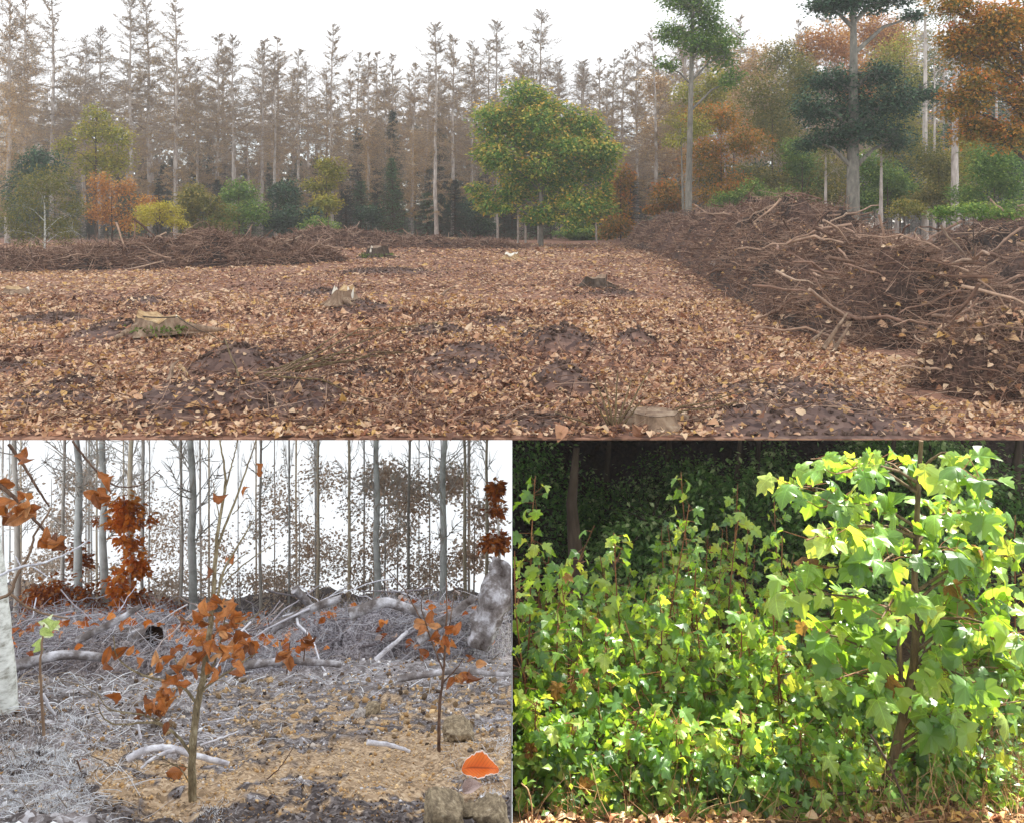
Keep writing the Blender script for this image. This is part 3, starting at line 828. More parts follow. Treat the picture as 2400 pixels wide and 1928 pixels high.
def put(root, px, row_base, y, top_row, label, h0, first=False, group=None, rot=None, wid=1.0, z=None):
    o = root if first else copy_tree(root)
    p = W(px, row_base, y)
    z = float(G(p[0], y)) - 0.1 if z is None else z
    top = CZ - (top_row - HOR) / F * y
    s = (top - z) / h0
    o.location = (p[0], y, z); o.scale = (s * wid, s * wid, s)
    o.rotation_euler = (random.gauss(0, 0.012), random.gauss(0, 0.012), random.uniform(0, 6.28) if rot is None else rot)
    tag(o, label, None, group)
    return o

LH = 22.0
LAR = [larch(11, LH, 0.36, 95, 3.3, 2600, 'larch_needle', 'x'), larch(12, LH, 0.45, 85, 3.0, 1200, 'larch_needle', 'x', 0.01),
       larch(13, LH, 0.30, 105, 3.4, 4200, 'larch_needle', 'x', -0.012), larch(14, LH, 0.40, 80, 2.6, 5200, 'tan_needle', 'x', 0.0, 0.35),
       larch(15, LH, 0.5, 70, 2.7, 500, 'larch_needle', 'x', 0.014), larch(16, LH, 0.28, 110, 3.0, 6500, 'tan_needle', 'x', 0.0, 0.3)]
used = [False] * 6
def larch_at(v, px, y, top, label, group=None, wid=1.0):
    f = not used[v]; used[v] = True
    return put(LAR[v], px, 560, y, top, label, LH, f, group, None, wid)
# front row, measured at the foot of each trunk
FRONT = [(20, 64, -60, 5, 'thick larch full of tan needles at the left edge'), (62, 80, 20, 3, None), (120, 74, -10, 0, None), (194, 84, 35, 4, None), (240, 86, 70, 1, None), (302, 78, -25, 1, None), (350, 80, 0, 2, None), (408, 66, 10, 0, None),
         (462, 86, 110, 2, None), (512, 84, 105, 2, None), (545, 76, 62, 1, None), (608, 84, 95, 4, None), (645, 70, 98, 1, None), (705, 84, 130, 2, None), (782, 72, 55, 0, None), (818, 88, 130, 3, None),
         (862, 74, 80, 3, None), (908, 92, 150, 2, None), (968, 72, 105, 5, None), (1020, 66, 12, 1, None), (1062, 76, 100, 2, None), (1105, 82, 140, 0, None), (1168, 88, 75, 1, None), (1218, 86, 100, 5, None),
         (1268, 84, 45, 1, None), (1362, 90, 175, 4, None), (1430, 84, 155, 2, None), (1496, 80, 112, 2, None), (1545, 66, 40, 0, None), (1600, 78, 70, 2, None)]
for k, (px, y, top, v, lab) in enumerate(FRONT):
    larch_at(v, px + random.uniform(-6, 6), y * random.uniform(0.9, 1.05), top + random.uniform(-30, 45), lab or 'grey-barked larch at the forest edge, ' + ORD[k] + ' trunk counted from the left', 'larches along the forest edge', 1.0)
for k, px in enumerate((1166, 1214, 1232, 1262, 1398)):
    larch_at(4, px, 59, 235 + 12 * k, 'thin grey trunk just behind the green beech, ' + ORD[k] + ' of five from the left', 'thin trunks behind the green beech', 0.8)
random.seed(5)
for k in range(95):
    px = -120 + 2640 * (k + random.uniform(-0.4, 0.4)) / 95
    y = random.uniform(92, 135)
    top = random.uniform(85, 230) if px < 1560 else random.uniform(30, 160)
    larch_at(random.choice([0, 1, 2, 3, 4, 5]), px, y, top, 'brown larch in the hazy back rows of the forest', 'larches in the back rows', random.uniform(0.9, 1.3))

SPD = spruce(21, 12.0, 2.3, 'spruce', 7000)
SPL = spruce(22, 6.0, 1.6, 'spruce_light', 4200)
put(SPD, 922, 560, 82, 255, 'dark green spruce behind the larches left of the green beech', 12, True)
put(SPD, 1030, 560, 84, 265, 'dark spruce hidden behind the pale larch trunks beside the green beech', 12)
put(SPL, 922, 560, 68, 368, 'small light green spruce in front of the dark spruce', 6, True)
put(SPL, 470, 560, 66, 440, 'small green spruce behind the grey-brown brush pile', 6)
random.seed(9)
for k in range(60):
    px = -60 + 2560 * (k + random.uniform(-0.3, 0.3)) / 60
    put(SPD, px, 560, random.uniform(84, 122), random.uniform(290, 420), 'dark young spruce in the shade under the larches', 12, False, 'spruces under the larches', None, random.uniform(0.9, 1.6))

random.seed(19)
for k in range(34):
    px = 20 + 1560 * (k + random.uniform(-0.4, 0.4)) / 34
    put(SPL if k % 3 == 0 else SPD, px, 560, random.uniform(67, 82), random.uniform(395, 480), 'dark green bushy spruce at the foot of the front larches', 6 if k % 3 == 0 else 12, False, 'spruces at the foot of the front larches', None, random.uniform(1.2, 2.2))

# ------------------------------------------------------------------ broadleaf trees and shrubs
def broadleaf(name, label, cat, loc, trunk, lobes, n, size, mat, bark, seed, tip_yellow=0.5, group=None, flat=0.6, r0=0.12, template=None, limbs=True, jit=0.19):
    """lobes: (x, y, z, rx, ry, rz) about the foot; leaves fill them, more densely towards the outside."""
    r = np.random.default_rng(seed)
    T = template or WIDE
    root = empty(name, loc); tag(root, label, cat, group)
    mb = MB(); tr = np.array(trunk, float)
    tube(mb, tr, np.linspace(r0, r0 * 0.25, len(tr)), 9, wob=0.06); mb.build('trunk', M[bark], root)
    if limbs:
        mb = MB()
        for lx, ly, lz, rx, ry, rz in lobes:
            zt = np.clip(lz - 0.6 * math.hypot(lx, ly) - 0.2 * rz, tr[0, 2] + 0.15 * (tr[-1, 2] - tr[0, 2]), tr[-1, 2])
            s = np.array([np.interp(zt, tr[:, 2], tr[:, 0]), np.interp(zt, tr[:, 2], tr[:, 1]), zt])
            e = np.array([lx, ly, lz]); m_ = (s + e) / 2 + np.array([0, 0, 0.12 * np.linalg.norm(e - s)])
            tube(mb, [s, m_, e], [r0 * 0.35, r0 * 0.22, r0 * 0.08], 5)
            N = 26; dd = rvec(N); A = np.repeat(e[None], N, 0) + dd * np.array([rx, ry, rz]) * 0.1
            sticks(mb, A, e + dd * np.array([rx, ry, rz]) * 0.95, r0 * 0.06, r0 * 0.02, 0.12)
        o = mb.build('branches', M[bark], root); o['kind'] = 'stuff'
    L = []
    for q in lobes:
        for _ in range(4):
            o_ = norm(r.normal(size=3)) * r.uniform(0.35, 0.8); f_ = r.uniform(0.45, 0.78)
            L.append([q[0] + o_[0] * q[3], q[1] + o_[1] * q[4], q[2] + o_[2] * q[5], q[3] * f_, q[4] * f_, q[5] * f_ * 1.1])
    L = np.array(L, float); vol = (L[:, 3] * L[:, 4] * L[:, 5]) ** (2 / 3.0)
    j = r.choice(len(L), n, p=vol / vol.sum())
    dd = norm(r.normal(size=(n, 3))); rad = r.random(n) ** 0.42
    # sprays: leaves gather on a limited number of twigs so that gaps stay open
    K = max(12, n // 26); sp = norm(r.normal(size=(K, 3))); sr = r.random(K) ** 0.4
    sid = r.integers(0, K, n)
    q = sp[sid] * sr[sid][:, None] + r.normal(0, jit, (n, 3))
    q = np.where((r.random(n) < 0.75)[:, None], q, dd * rad[:, None])
    P = L[j, :3] + q * L[j, 3:6]
    out = np.clip(np.linalg.norm(q, axis=1), 0, 1.2)
    c = np.clip(r.normal(0.3, 0.16, n) + tip_yellow * (out ** 3) * (0.45 + 0.55 * np.clip(q[:, 2] + 0.3, 0, 1)) * r.uniform(0.3, 1.3, n), 0, 1)
    nor = np.stack([q[:, 0] * (1 - flat), q[:, 1] * (1 - flat), np.full(n, flat + 0.1)], 1) + 0.45 * rvec(n)
    tip = np.stack([q[:, 0], q[:, 1], np.full(n, -0.25)], 1) + 0.6 * rvec(n)
    X, Y, Z = leaf_axes(n, tip, nor)
    mb = MB(); scatter(mb, T[0], T[1], X, Y, Z, P, size * r.uniform(0.6, 1.25, n), c)
    o = mb.build('crown', M[mat], root, smooth=False); o['kind'] = 'stuff'
    return root

M['beech_leaf'] = leaf_mat('beech leaves turning', ['#41703a', '#588a40', '#789e46', '#a8b04c', '#d8c458', '#e4b456'], 0.35)
M['yellow_leaf'] = leaf_mat('yellow green leaves', ['#6d7a34', '#93963c', '#b8ad45', '#ccb74e'], 0.35)
M['olive_leaf'] = leaf_mat('olive birch leaves', ['#55602f', '#727439', '#8f8641', '#a8954a'], 0.35)
M['orange_leaf'] = leaf_mat('orange autumn leaves', ['#8a6a38', '#b07a40', '#c48a4a', '#d09c54', '#d8ae60'], 0.35)
M['rust_leaf'] = leaf_mat('orange and green leaves', ['#4c6030', '#7a7634', '#b08636', '#d0943c', '#cc7434'], 0.35)
M['green_leaf'] = leaf_mat('green leaves', ['#46682f', '#5f823c', '#7e9a46', '#a0ae50'], 0.35)
M['dark_leaf'] = leaf_mat('dark green leaves', ['#263d30', '#34503c', '#456346', '#5a7650'], 0.2)
M['lime_leaf'] = leaf_mat('lime yellow leaves', ['#9a9a35', '#b9b040', '#cfc04c', '#d6c45a'], 0.35)

def lobes_px(y, base, items, depth=0.8):
    """lobes measured in the frame: (px, row, half width px, half height px)"""
    out = []
    for px, row, a, b in items:
        p = W(px, row, y); s = y / F
        out.append((p[0] - base[0], random.uniform(-0.6, 0.6) * a * s, p[2] - base[2], a * s, a * s * depth, b * s))
    return out

def bl(name, label, cat, px, y, items, n, size, mat, bark='beech_bark', seed=1, tip=0.5, group=None, top=None, r0=0.12, lean=0.0, **kw):
    x = (px - 1200) / F * y; z = float(G(x, y)) - 0.05
    base = np.array((x, y, z))
    topz = CZ - ((top if top is not None else min(i[1] for i in items)) - HOR) / F * y - z
    tr = [(0, 0, -0.1), (lean * topz * 0.3, 0.02, topz * 0.35), (lean * topz * 0.7, -0.03, topz * 0.7), (lean * topz, 0, topz)]
    return broadleaf(name, label, cat, tuple(base), tr, lobes_px(y, base, items), n, size, mat, bark, seed, tip, group, r0=r0, **kw)
random.seed(3)
bl('beech_tree', 'green beech with yellow leaf tips standing alone in the middle of the forest edge', 'tree', 1268, 54,
   [(1240, 232, 66, 42), (1190, 272, 72, 40), (1268, 286, 66, 50), (1225, 330, 60, 50), (1160, 318, 48, 30), (1150, 372, 46, 30), (1180, 365, 60, 34), (1330, 318, 56, 40), (1392, 318, 44, 42),
    (1350, 362, 80, 40), (1410, 352, 34, 34), (1300, 400, 80, 44), (1400, 405, 48, 46), (1240, 415, 66, 36), (1330, 450, 86, 44), (1415, 455, 40, 40), (1220, 465, 60, 32), (1110, 440, 26, 18), (1135, 466, 44, 22),
    (1180, 482, 62, 24), (1260, 492, 70, 28), (1340, 500, 78, 30), (1400, 498, 46, 26), (1275, 520, 50, 14), (1262, 345, 64, 46), (1290, 380, 70, 44), (1270, 435, 80, 40), (1300, 330, 50, 40), (1250, 300, 60, 40), (1312, 282, 52, 40), (1350, 300, 52, 36), (1290, 255, 44, 34)], 54000, 0.23, 'beech_leaf', 'beech_bark', 31, 0.55, r0=0.16)
bl('maple_tree', 'yellow-green tree among the larches at the left', 'tree', 225, 62, [(230, 275, 38, 30), (195, 310, 50, 36), (262, 310, 52, 40), (215, 360, 76, 42), (270, 375, 48, 40), (170, 350, 42, 34)], 7000, 0.2, 'yellow_leaf', 'brown_bark', 32, 0.6, r0=0.1)
bl('birch_tree', 'olive bushy birch with a thin white stem at the left edge', 'birch', 105, 44, [(110, 450, 74, 60), (60, 480, 56, 50), (150, 500, 60, 44), (40, 540, 50, 34), (110, 545, 80, 30), (175, 540, 40, 36), (150, 440, 40, 36)], 8500, 0.12, 'olive_leaf', 'birch_bark', 33, 0.4, r0=0.06, top=430)
bl('orange_shrub', 'orange autumn shrub beside the birch at the left', 'shrub', 262, 50, [(245, 445, 38, 34), (290, 440, 32, 30), (225, 490, 40, 38), (270, 500, 44, 34), (330, 470, 40, 30), (310, 520, 36, 26)], 4200, 0.15, 'orange_leaf', 'brown_bark', 34, 0.6, r0=0.05)
bl('yellow_shrub', 'lime yellow shrub above the grey-brown brush pile', 'shrub', 375, 46, [(350, 505, 50, 28), (400, 500, 40, 26), (330, 525, 30, 18), (420, 525, 30, 18), (380, 480, 30, 14)], 4200, 0.11, 'lime_leaf', 'brown_bark', 35, 0.5, r0=0.04)
bl('green_shrub', 'fresh green shrub in front of the larches left of centre', 'shrub', 748, 50, [(748, 520, 36, 26), (725, 535, 26, 18), (775, 535, 28, 20), (748, 545, 44, 14)], 2600, 0.13, 'green_leaf', 'brown_bark', 36, 0.8, r0=0.04)
for k, (px, y, it, n, mt, lab) in enumerate((
        (90, 58, [(70, 400, 46, 50), (110, 380, 40, 40), (50, 470, 50, 50)], 2600, 'dark_leaf', 'dark green tree behind the olive birch'),
        (475, 56, [(470, 470, 50, 40), (510, 490, 44, 34), (440, 500, 40, 36), (490, 530, 60, 24)], 3000, 'olive_leaf', 'olive shrub between lime shrub and pale larches'),
        (560, 60, [(550, 455, 44, 34), (580, 500, 50, 40), (530, 520, 46, 30)], 2600, 'green_leaf', 'mid green undergrowth tree behind pale larches at left'),
        (680, 64, [(660, 470, 46, 40), (700, 510, 50, 36), (650, 530, 40, 24)], 2600, 'dark_leaf', 'dark green undergrowth behind the fresh green shrub'),
        (765, 66, [(765, 400, 34, 34), (755, 440, 44, 30), (780, 470, 40, 30), (735, 485, 30, 20)], 2600, 'yellow_leaf', 'yellow-tipped sapling above the fresh green shrub'),
        (870, 70, [(880, 500, 40, 30), (900, 535, 44, 20)], 1600, 'dark_leaf', 'dark undergrowth below the small light green spruce'),
        (1090, 74, [(1080, 500, 50, 34), (1110, 535, 46, 22)], 2000, 'dark_leaf', 'dark undergrowth behind the lowest left boughs of the beech'),
        (1455, 62, [(1450, 480, 46, 50), (1440, 530, 50, 26), (1470, 420, 34, 40)], 2800, 'rust_leaf', 'rusty green sapling right of the green beech'),
        (1395, 66, [(1380, 545, 50, 18), (1340, 550, 50, 14), (1420, 535, 30, 20)], 1800, 'green_leaf', 'green grass-like undergrowth under the right side of the beech'),
        (1560, 60, [(1555, 455, 40, 30), (1590, 480, 40, 24), (1540, 490, 34, 20)], 2200, 'rust_leaf', 'yellow-orange shrub behind the far end of the long pile'),
        (1690, 52, [(1680, 300, 60, 50), (1720, 340, 60, 40), (1660, 370, 60, 44), (1710, 410, 70, 40), (1690, 460, 60, 30)], 5200, 'rust_leaf', 'young tree with orange and green leaves behind the long brush pile'),
        (1640, 66, [(1630, 250, 60, 50), (1660, 200, 50, 50), (1600, 300, 50, 40)], 3600, 'yellow_leaf', 'yellowing tree right of the tall grey beech'),
        (1810, 58, [(1790, 240, 70, 60), (1850, 200, 60, 60), (1820, 320, 70, 60), (1780, 400, 60, 44), (1840, 430, 70, 40)], 6000, 'olive_leaf', 'olive tree in the middle of the right forest edge'),
        (1880, 50, [(1870, 380, 60, 44), (1900, 440, 60, 40), (1850, 470, 50, 30)], 3600, 'green_leaf', 'green sapling left of the ivy-clad trunk'),
        (1760, 48, [(1740, 455, 50, 30), (1790, 470, 50, 26), (1700, 475, 40, 20)], 2600, 'green_leaf', 'green shrub along the crest of the long pile'),
        (2080, 46, [(2060, 400, 60, 50), (2110, 440, 60, 44), (2040, 470, 50, 30)], 4200, 'green_leaf', 'green sapling right of the ivy-clad trunk'),
        (2200, 42, [(2180, 380, 60, 60), (2220, 440, 60, 44), (2160, 470, 60, 30), (2250, 480, 50, 26)], 4600, 'olive_leaf', 'olive undergrowth below the orange maple'),
        (2330, 34, [(2320, 400, 70, 50), (2370, 440, 60, 44), (2280, 460, 50, 36), (2340, 490, 80, 26)], 5200, 'green_leaf', 'bright green undergrowth at the right edge'),
        (1960, 70, [(1940, 130, 70, 60), (1990, 200, 60, 60), (2060, 230, 60, 50), (1900, 120, 40, 50)], 4200, 'orange_leaf', 'pale orange tree behind the ivy-clad trunk'),
        (2090, 66, [(2080, 300, 60, 60), (2120, 350, 60, 60), (2100, 220, 50, 40)], 4200, 'olive_leaf', 'olive tree behind the grey trunks at right'))):
    bl('forest_tree' if n > 2700 else 'shrub', lab, 'tree' if n > 2700 else 'shrub', px, y, it, int(n * 2.2), 0.18 * y / 55, mt, 'brown_bark', 50 + k, 0.6, r0=0.05)
bl('tall_beech', 'tall grey beech with a thin green crown right of the larches', 'tree', 1612, 46,
   [(1620, 30, 80, 60), (1580, 70, 50, 40), (1680, 60, 60, 50), (1640, 120, 60, 36), (1700, 130, 50, 40), (1590, 10, 60, 40), (1560, 160, 30, 26), (1720, 190, 40, 26)], 11000, 0.17, 'green_leaf', 'beech_bark', 81, 0.5, top=-40, r0=0.22, lean=0.02)
bl('forked_birch', 'thin grey trunk leaning beside the tall grey beech', 'tree', 1604, 47, [(1590, 330, 40, 30), (1640, 300, 40, 30)], 1200, 0.14, 'yellow_leaf', 'beech_bark', 82, 0.5, top=300, r0=0.1, lean=-0.03)
bl('ivy_beech', 'big grey beech with a dark ivy-green clump round its trunk at the right', 'tree', 2000, 38,
   [(1960, 190, 66, 36), (2050, 175, 60, 34), (1915, 250, 52, 40), (2000, 250, 80, 50), (2090, 240, 60, 40), (2155, 210, 46, 22), (1955, 320, 56, 30), (2045, 310, 60, 34), (1900, 330, 40, 24), (2100, 330, 40, 24), (1990, 10, 90, 26), (2070, 5, 56, 26), (1930, 20, 50, 22), (2140, 40, 30, 16)], 24000, 0.16, 'dark_leaf', 'beech_bark', 83, 0.4, top=-60, r0=0.33, jit=0.42)
bl('orange_maple', 'orange and yellow maple reaching in at the upper right corner', 'tree', 2420, 27,
   [(2330, 40, 90, 60), (2270, 70, 60, 50), (2390, 60, 60, 60), (2330, 125, 80, 50), (2250, 120, 60, 40), (2400, 160, 60, 60), (2300, 220, 80, 44), (2380, 245, 70, 60), (2240, 245, 50, 30), (2290, 300, 60, 34), (2370, 325, 70, 44), (2220, 30, 60, 40)], 24000, 0.12, 'rust_leaf', 'brown_bark', 84, 0.6, top=-80, r0=0.2)
for k, (px, y, top) in enumerate(((2168, 52, -30), (2190, 56, 100), (2212, 58, 60), (2238, 40, -40), (2335, 44, 100), (2300, 48, 60), (1700, 56, 240), (2065, 40, 300), (1935, 44, 340))):
    x = (px - 1200) / F * y
    bl('grey_trunk', 'straight grey trunk in the forest at the right, ' + ORD[k] + ' of its group', 'tree', px, y, [(px, top + 20, 50, 30), (px + 20, top + 60, 40, 26)], 900, 0.14, 'olive_leaf', 'larch_bark', 90 + k, 0.6, top=top, r0=0.2 if k in (0, 3) else 0.11, group='grey trunks at the right')
for k, (px, y, it, n, mt, lab) in enumerate((
        (2280, 19, [(2230, 505, 50, 20), (2300, 495, 60, 24), (2350, 510, 40, 20)], 2200, 'green_leaf', 'low green bramble growing over the brush behind the orange maple'),
        (2130, 24, [(2110, 490, 50, 18), (2170, 500, 40, 16)], 1500, 'olive_leaf', 'olive weeds on the crest of the pile at the right'))):
    bl('bramble_bush', lab, 'bush', px, y, it, n, 0.07, mt, 'brown_bark', 190 + k, 0.8, r0=0.02)
random.seed(43)
for k, (px, y, it, n, mt, lab) in enumerate((
        (1930, 52, [(1900, 410, 70, 50), (1960, 380, 60, 50), (1930, 460, 80, 40)], 4200, 'olive_leaf', 'olive bush left of the foot of the ivy-clad trunk'),
        (2110, 50, [(2090, 400, 60, 60), (2140, 350, 60, 60), (2120, 455, 80, 40)], 4600, 'dark_leaf', 'dark green bush right of the foot of the ivy-clad trunk'),
        (2260, 48, [(2230, 430, 70, 50), (2290, 390, 70, 60), (2250, 330, 50, 50)], 4600, 'yellow_leaf', 'yellow-green bush under the orange maple'),
        (2370, 40, [(2350, 400, 60, 70), (2400, 340, 60, 60), (2380, 450, 70, 40)], 4600, 'dark_leaf', 'dark green bush at the right edge under the orange maple'))):
    bl('forest_tree', lab, 'tree', px, y, it, int(n * 2), 0.15 * y / 50, mt, 'brown_bark', 170 + k, 0.6, r0=0.06, jit=0.26)
random.seed(41)
for k, (px, y, it, n, mt, lab) in enumerate((
        (1720, 74, [(1700, 130, 60, 50), (1760, 170, 60, 60), (1720, 240, 70, 60), (1770, 300, 60, 60)], 5200, 'tan_needle', 'tan autumn tree rising behind the tall grey beech'),
        (1850, 70, [(1830, 140, 60, 50), (1880, 190, 60, 60), (1840, 280, 70, 60), (1890, 330, 60, 60)], 5200, 'olive_leaf', 'olive brown tree left of the dark ivy clump'),
        (2120, 64, [(2110, 120, 60, 60), (2160, 180, 60, 60), (2130, 280, 70, 70), (2180, 340, 60, 60)], 5200, 'yellow_leaf', 'yellow-olive tree between the ivy clump and the orange maple'),
        (2260, 58, [(2240, 180, 70, 70), (2300, 240, 70, 70), (2250, 330, 80, 60), (2320, 370, 70, 60)], 6000, 'dark_leaf', 'dark green tree behind the orange maple'),
        (2050, 76, [(2030, 60, 60, 50), (2090, 100, 60, 50), (2020, 150, 50, 40)], 3600, 'orange_leaf', 'dull orange crown high behind the ivy-clad trunk'),
        (1560, 72, [(1540, 200, 40, 50), (1580, 260, 44, 50), (1550, 330, 50, 50), (1600, 380, 50, 40)], 4200, 'tan_needle', 'tan needled tree left of the tall grey beech'),
        (1780, 60, [(1770, 420, 70, 40), (1700, 440, 70, 36), (1850, 430, 60, 40)], 4200, 'dark_leaf', 'dark green undergrowth behind the crest of the long pile'))):
    bl('forest_tree', lab, 'tree', px, y, it, int(n * 2.3), 0.17 * y / 55, mt, 'brown_bark', 150 + k, 0.5, r0=0.08, jit=0.28)
# the wood goes on behind as one mass
def far_wood():
    mb = MB(); n = 42000
    x = rng.uniform(-110, 110, n); y = rng.uniform(140, 165, n)
    hh = 10 + 13 * vnoise(x * 0.16, y * 0.0 + 2, 4) * vnoise(x * 0.9, y * 0 + 5, 6) + 8 * sstep(20, 60, x)
    z = hh * rng.random(n) ** 0.8
    X, Y, Z = leaf_axes(n, rvec(n), rvec(n))
    scatter(mb, FLAKE[0] * np.array([2, 1, 1]), FLAKE[1], X, Y, Z, np.stack([x, y, z], 1), rng.uniform(0.7, 1.6, n), rng.random(n))
    m = leaf_mat('far wood', ['#3c463a', '#5a5c4c', '#7a6f5e', '#8f8472'], 0.1)
    tag(mb.build('far_forest', m, smooth=False), 'far brown wood closing the view behind the larches', 'forest', kind='stuff')
far_wood()

# ================================================================== LOWER LEFT: frosty planting slope
HB = 0.2777; SB = 0.4187
def gB(px, row):
    y = HB / ((row - HOR) / F - SB)
    return (px - 1200) / F * y, y
_sx, _sy = gB(452, 1872)
_tx, _ty = gB(1032, 1765)
def zB(x, y):
    x = np.asarray(x, float); y = np.asarray(y, float)
    near = 1 - sstep(2.0, 5.0, y)
    z = CZ - HB - SB * y
    left = 1 - sstep(-0.50, -0.40, x / y)
    z = z + near * left * (0.05 * fbm(x * 22, y * 22, 47, 3) + 0.012)
    z = z + near * (0.030 * fbm(x * 9, y * 9, 41) + 0.022 * fbm(x * 34, y * 34, 42, 3) + 0.012 * fbm(x * 120, y * 120, 43, 2)) + (1 - near) * 0.12 * fbm(x * 2.5, y * 2.5, 44) + sstep(8, 20, y) * 1.5 * (fbm(x * 0.45, y * 0.25, 45) + 0.12)
    z = z + 0.022 * np.exp(-(((x - _sx + 0.07) / 0.13) ** 2 + ((y - _sy - 0.035) / 0.07) ** 2))
    z = z - 0.012 * np.exp(-(((x - _tx) / 0.16) ** 2 + ((y - _ty + 0.1) / 0.10) ** 2))
    z = z + 0.02 * np.exp(-(((x - _tx - 0.10) / 0.09) ** 2 + ((y - _ty) / 0.05) ** 2))
    return z
def sandB(x, y):
    """0 frost-covered litter, 0.5 dark earth, 1 sand"""
    rowv = HOR + F * (SB + HB / y); px = 1200 + x / y * F
    nz = fbm(x * 14, y * 14, 51) * 1.6 + fbm(x * 70, y * 70, 57, 3) * 1.6
    sand = sstep(1740, 1800, rowv + 60 * nz) * sstep(160, 260, px + 90 * nz) * (1 - sstep(1860, 1905, rowv + 120 * nz + (px - 600) * 0.03)) * (1 - 0.75 * sstep(0.55, 0.72, vnoise(x * 26, y * 26, 59)))
    sand = np.maximum(sand, 0.95 * np.exp(-(((x - _tx) / 0.28) ** 2 + ((y - _ty) / 0.22) ** 2) * (1 + nz)))
    sand = np.maximum(sand, 0.8 * sstep(1590, 1640, rowv + 60 * nz) * (1 - sstep(1735, 1790, rowv + 60 * nz)) * sstep(430, 560, px + 120 * nz) * sstep(0.42, 0.6, vnoise(x * 40, y * 40, 52)))
    dark = 0.8 * sstep(0.5, 0.62, vnoise(x * 55, y * 55, 58)) + sstep(1880, 1905, rowv + 60 * nz) * sstep(200, 330, px) + 0.9 * sstep(0.55, 0.75, vnoise(x * 11, y * 11, 53)) * sstep(1560, 1640, rowv)
    base = np.clip(0.5 * dark, 0, 0.5)
    return np.clip(np.where(sand > 0.3, 0.5 + 0.5 * sstep(0.3, 0.6, sand), base), 0, 1)
M['frostground'] = ground_mat('frosty soil and sand', [['#4a4243', '#766d6c', '#a29ea2', '#d3d4db'], ['#242022', '#423b3b', '#675f5e', '#9a9596'], ['#584a3d', '#8b755d', '#b39a7e', '#d0bda4']], (45.0, 190.0), 0.8, 0.004)
def frost_slope():
    mb = MB()
    ys = 1.03 + np.linspace(0, 1, 280) ** 2.6 * 45
    us = np.linspace(0, 1, 280)
    Y, U = np.meshgrid(ys, us, indexing='ij')
    X = -0.002 - U * (Y * 0.64 + 0.25)
    grid_mesh(mb, X, Y, zB(X, Y), sandB(X, Y), flip=True)
    # the cut bank on the side of the maple thicket, and the front
    Yb = ys; V = []
    for yy in Yb: V += [(-0.002, yy, float(zB(-0.002, yy))), (-0.002, yy, float(zB(-0.002, yy)) - 3.0)]
    q = [(2 * i, 2 * i + 1, 2 * i + 3, 2 * i + 2) for i in range(len(Yb) - 1)]
    mb.add(V, quad=q, vat=np.full(len(V), 0.5))
    return tag(mb.build('frosty_ground', M['frostground']), kind='structure')
gfrost = frost_slope()

def clampB(V, x0=0.0):
    V = V.copy(); V[:, 0] = np.minimum(V[:, 0], -0.004 - x0); return V

def lump(seed, sub=2, amp=0.28, sq=0.5):
    """a crumbly lump of radius 1"""
    import bmesh
    bm = bmesh.new(); bmesh.ops.create_icosphere(bm, subdivisions=sub, radius=1.0)
    r = np.random.default_rng(seed)
    V = np.array([v.co[:] for v in bm.verts]); Fc = np.array([[v.index for v in f.verts] for f in bm.faces]); bm.free()
    V = np.sign(V) * np.abs(V) ** (1 - 0.35 * sq)
    for _ in range(5):
        pn = norm(r.normal(size=3)); dcut = r.uniform(0.45, 0.8); dd = V @ pn; V = V - np.maximum(dd - dcut, 0)[:, None] * pn
    o = r.uniform(0, 50, 3)
    n = fbm(V[:, 0] * 1.6 + o[0] + V[:, 2], V[:, 1] * 1.6 + o[1] - V[:, 2] * 0.7, seed, 4)
    n2 = fbm(V[:, 0] * 5 + o[2] - V[:, 2] * 4, V[:, 1] * 5 + o[1] + V[:, 2] * 3, seed + 9, 3)
    V = V * (1 + amp * 2 * n + amp * 0.7 * n2)[:, None]
    V[:, 2] *= 0.75
    return V, Fc
M['sandclod'] = rnd_mat('sandy clod', ['#4f453f', '#7a6650', '#a08462', '#bfa27c', '#5f544c', '#b9b2ae', '#d2cfd2'], source='obj', noise=0.35, scale=3.0, bump=0.9)
M['sandclod_r'] = rnd_mat('sandy crumbs', ['#3b3230', '#6e5844', '#9a7a55', '#c19c6c', '#d9bd93', '#cbc8ca', '#e4e3e6'], noise=0.2)
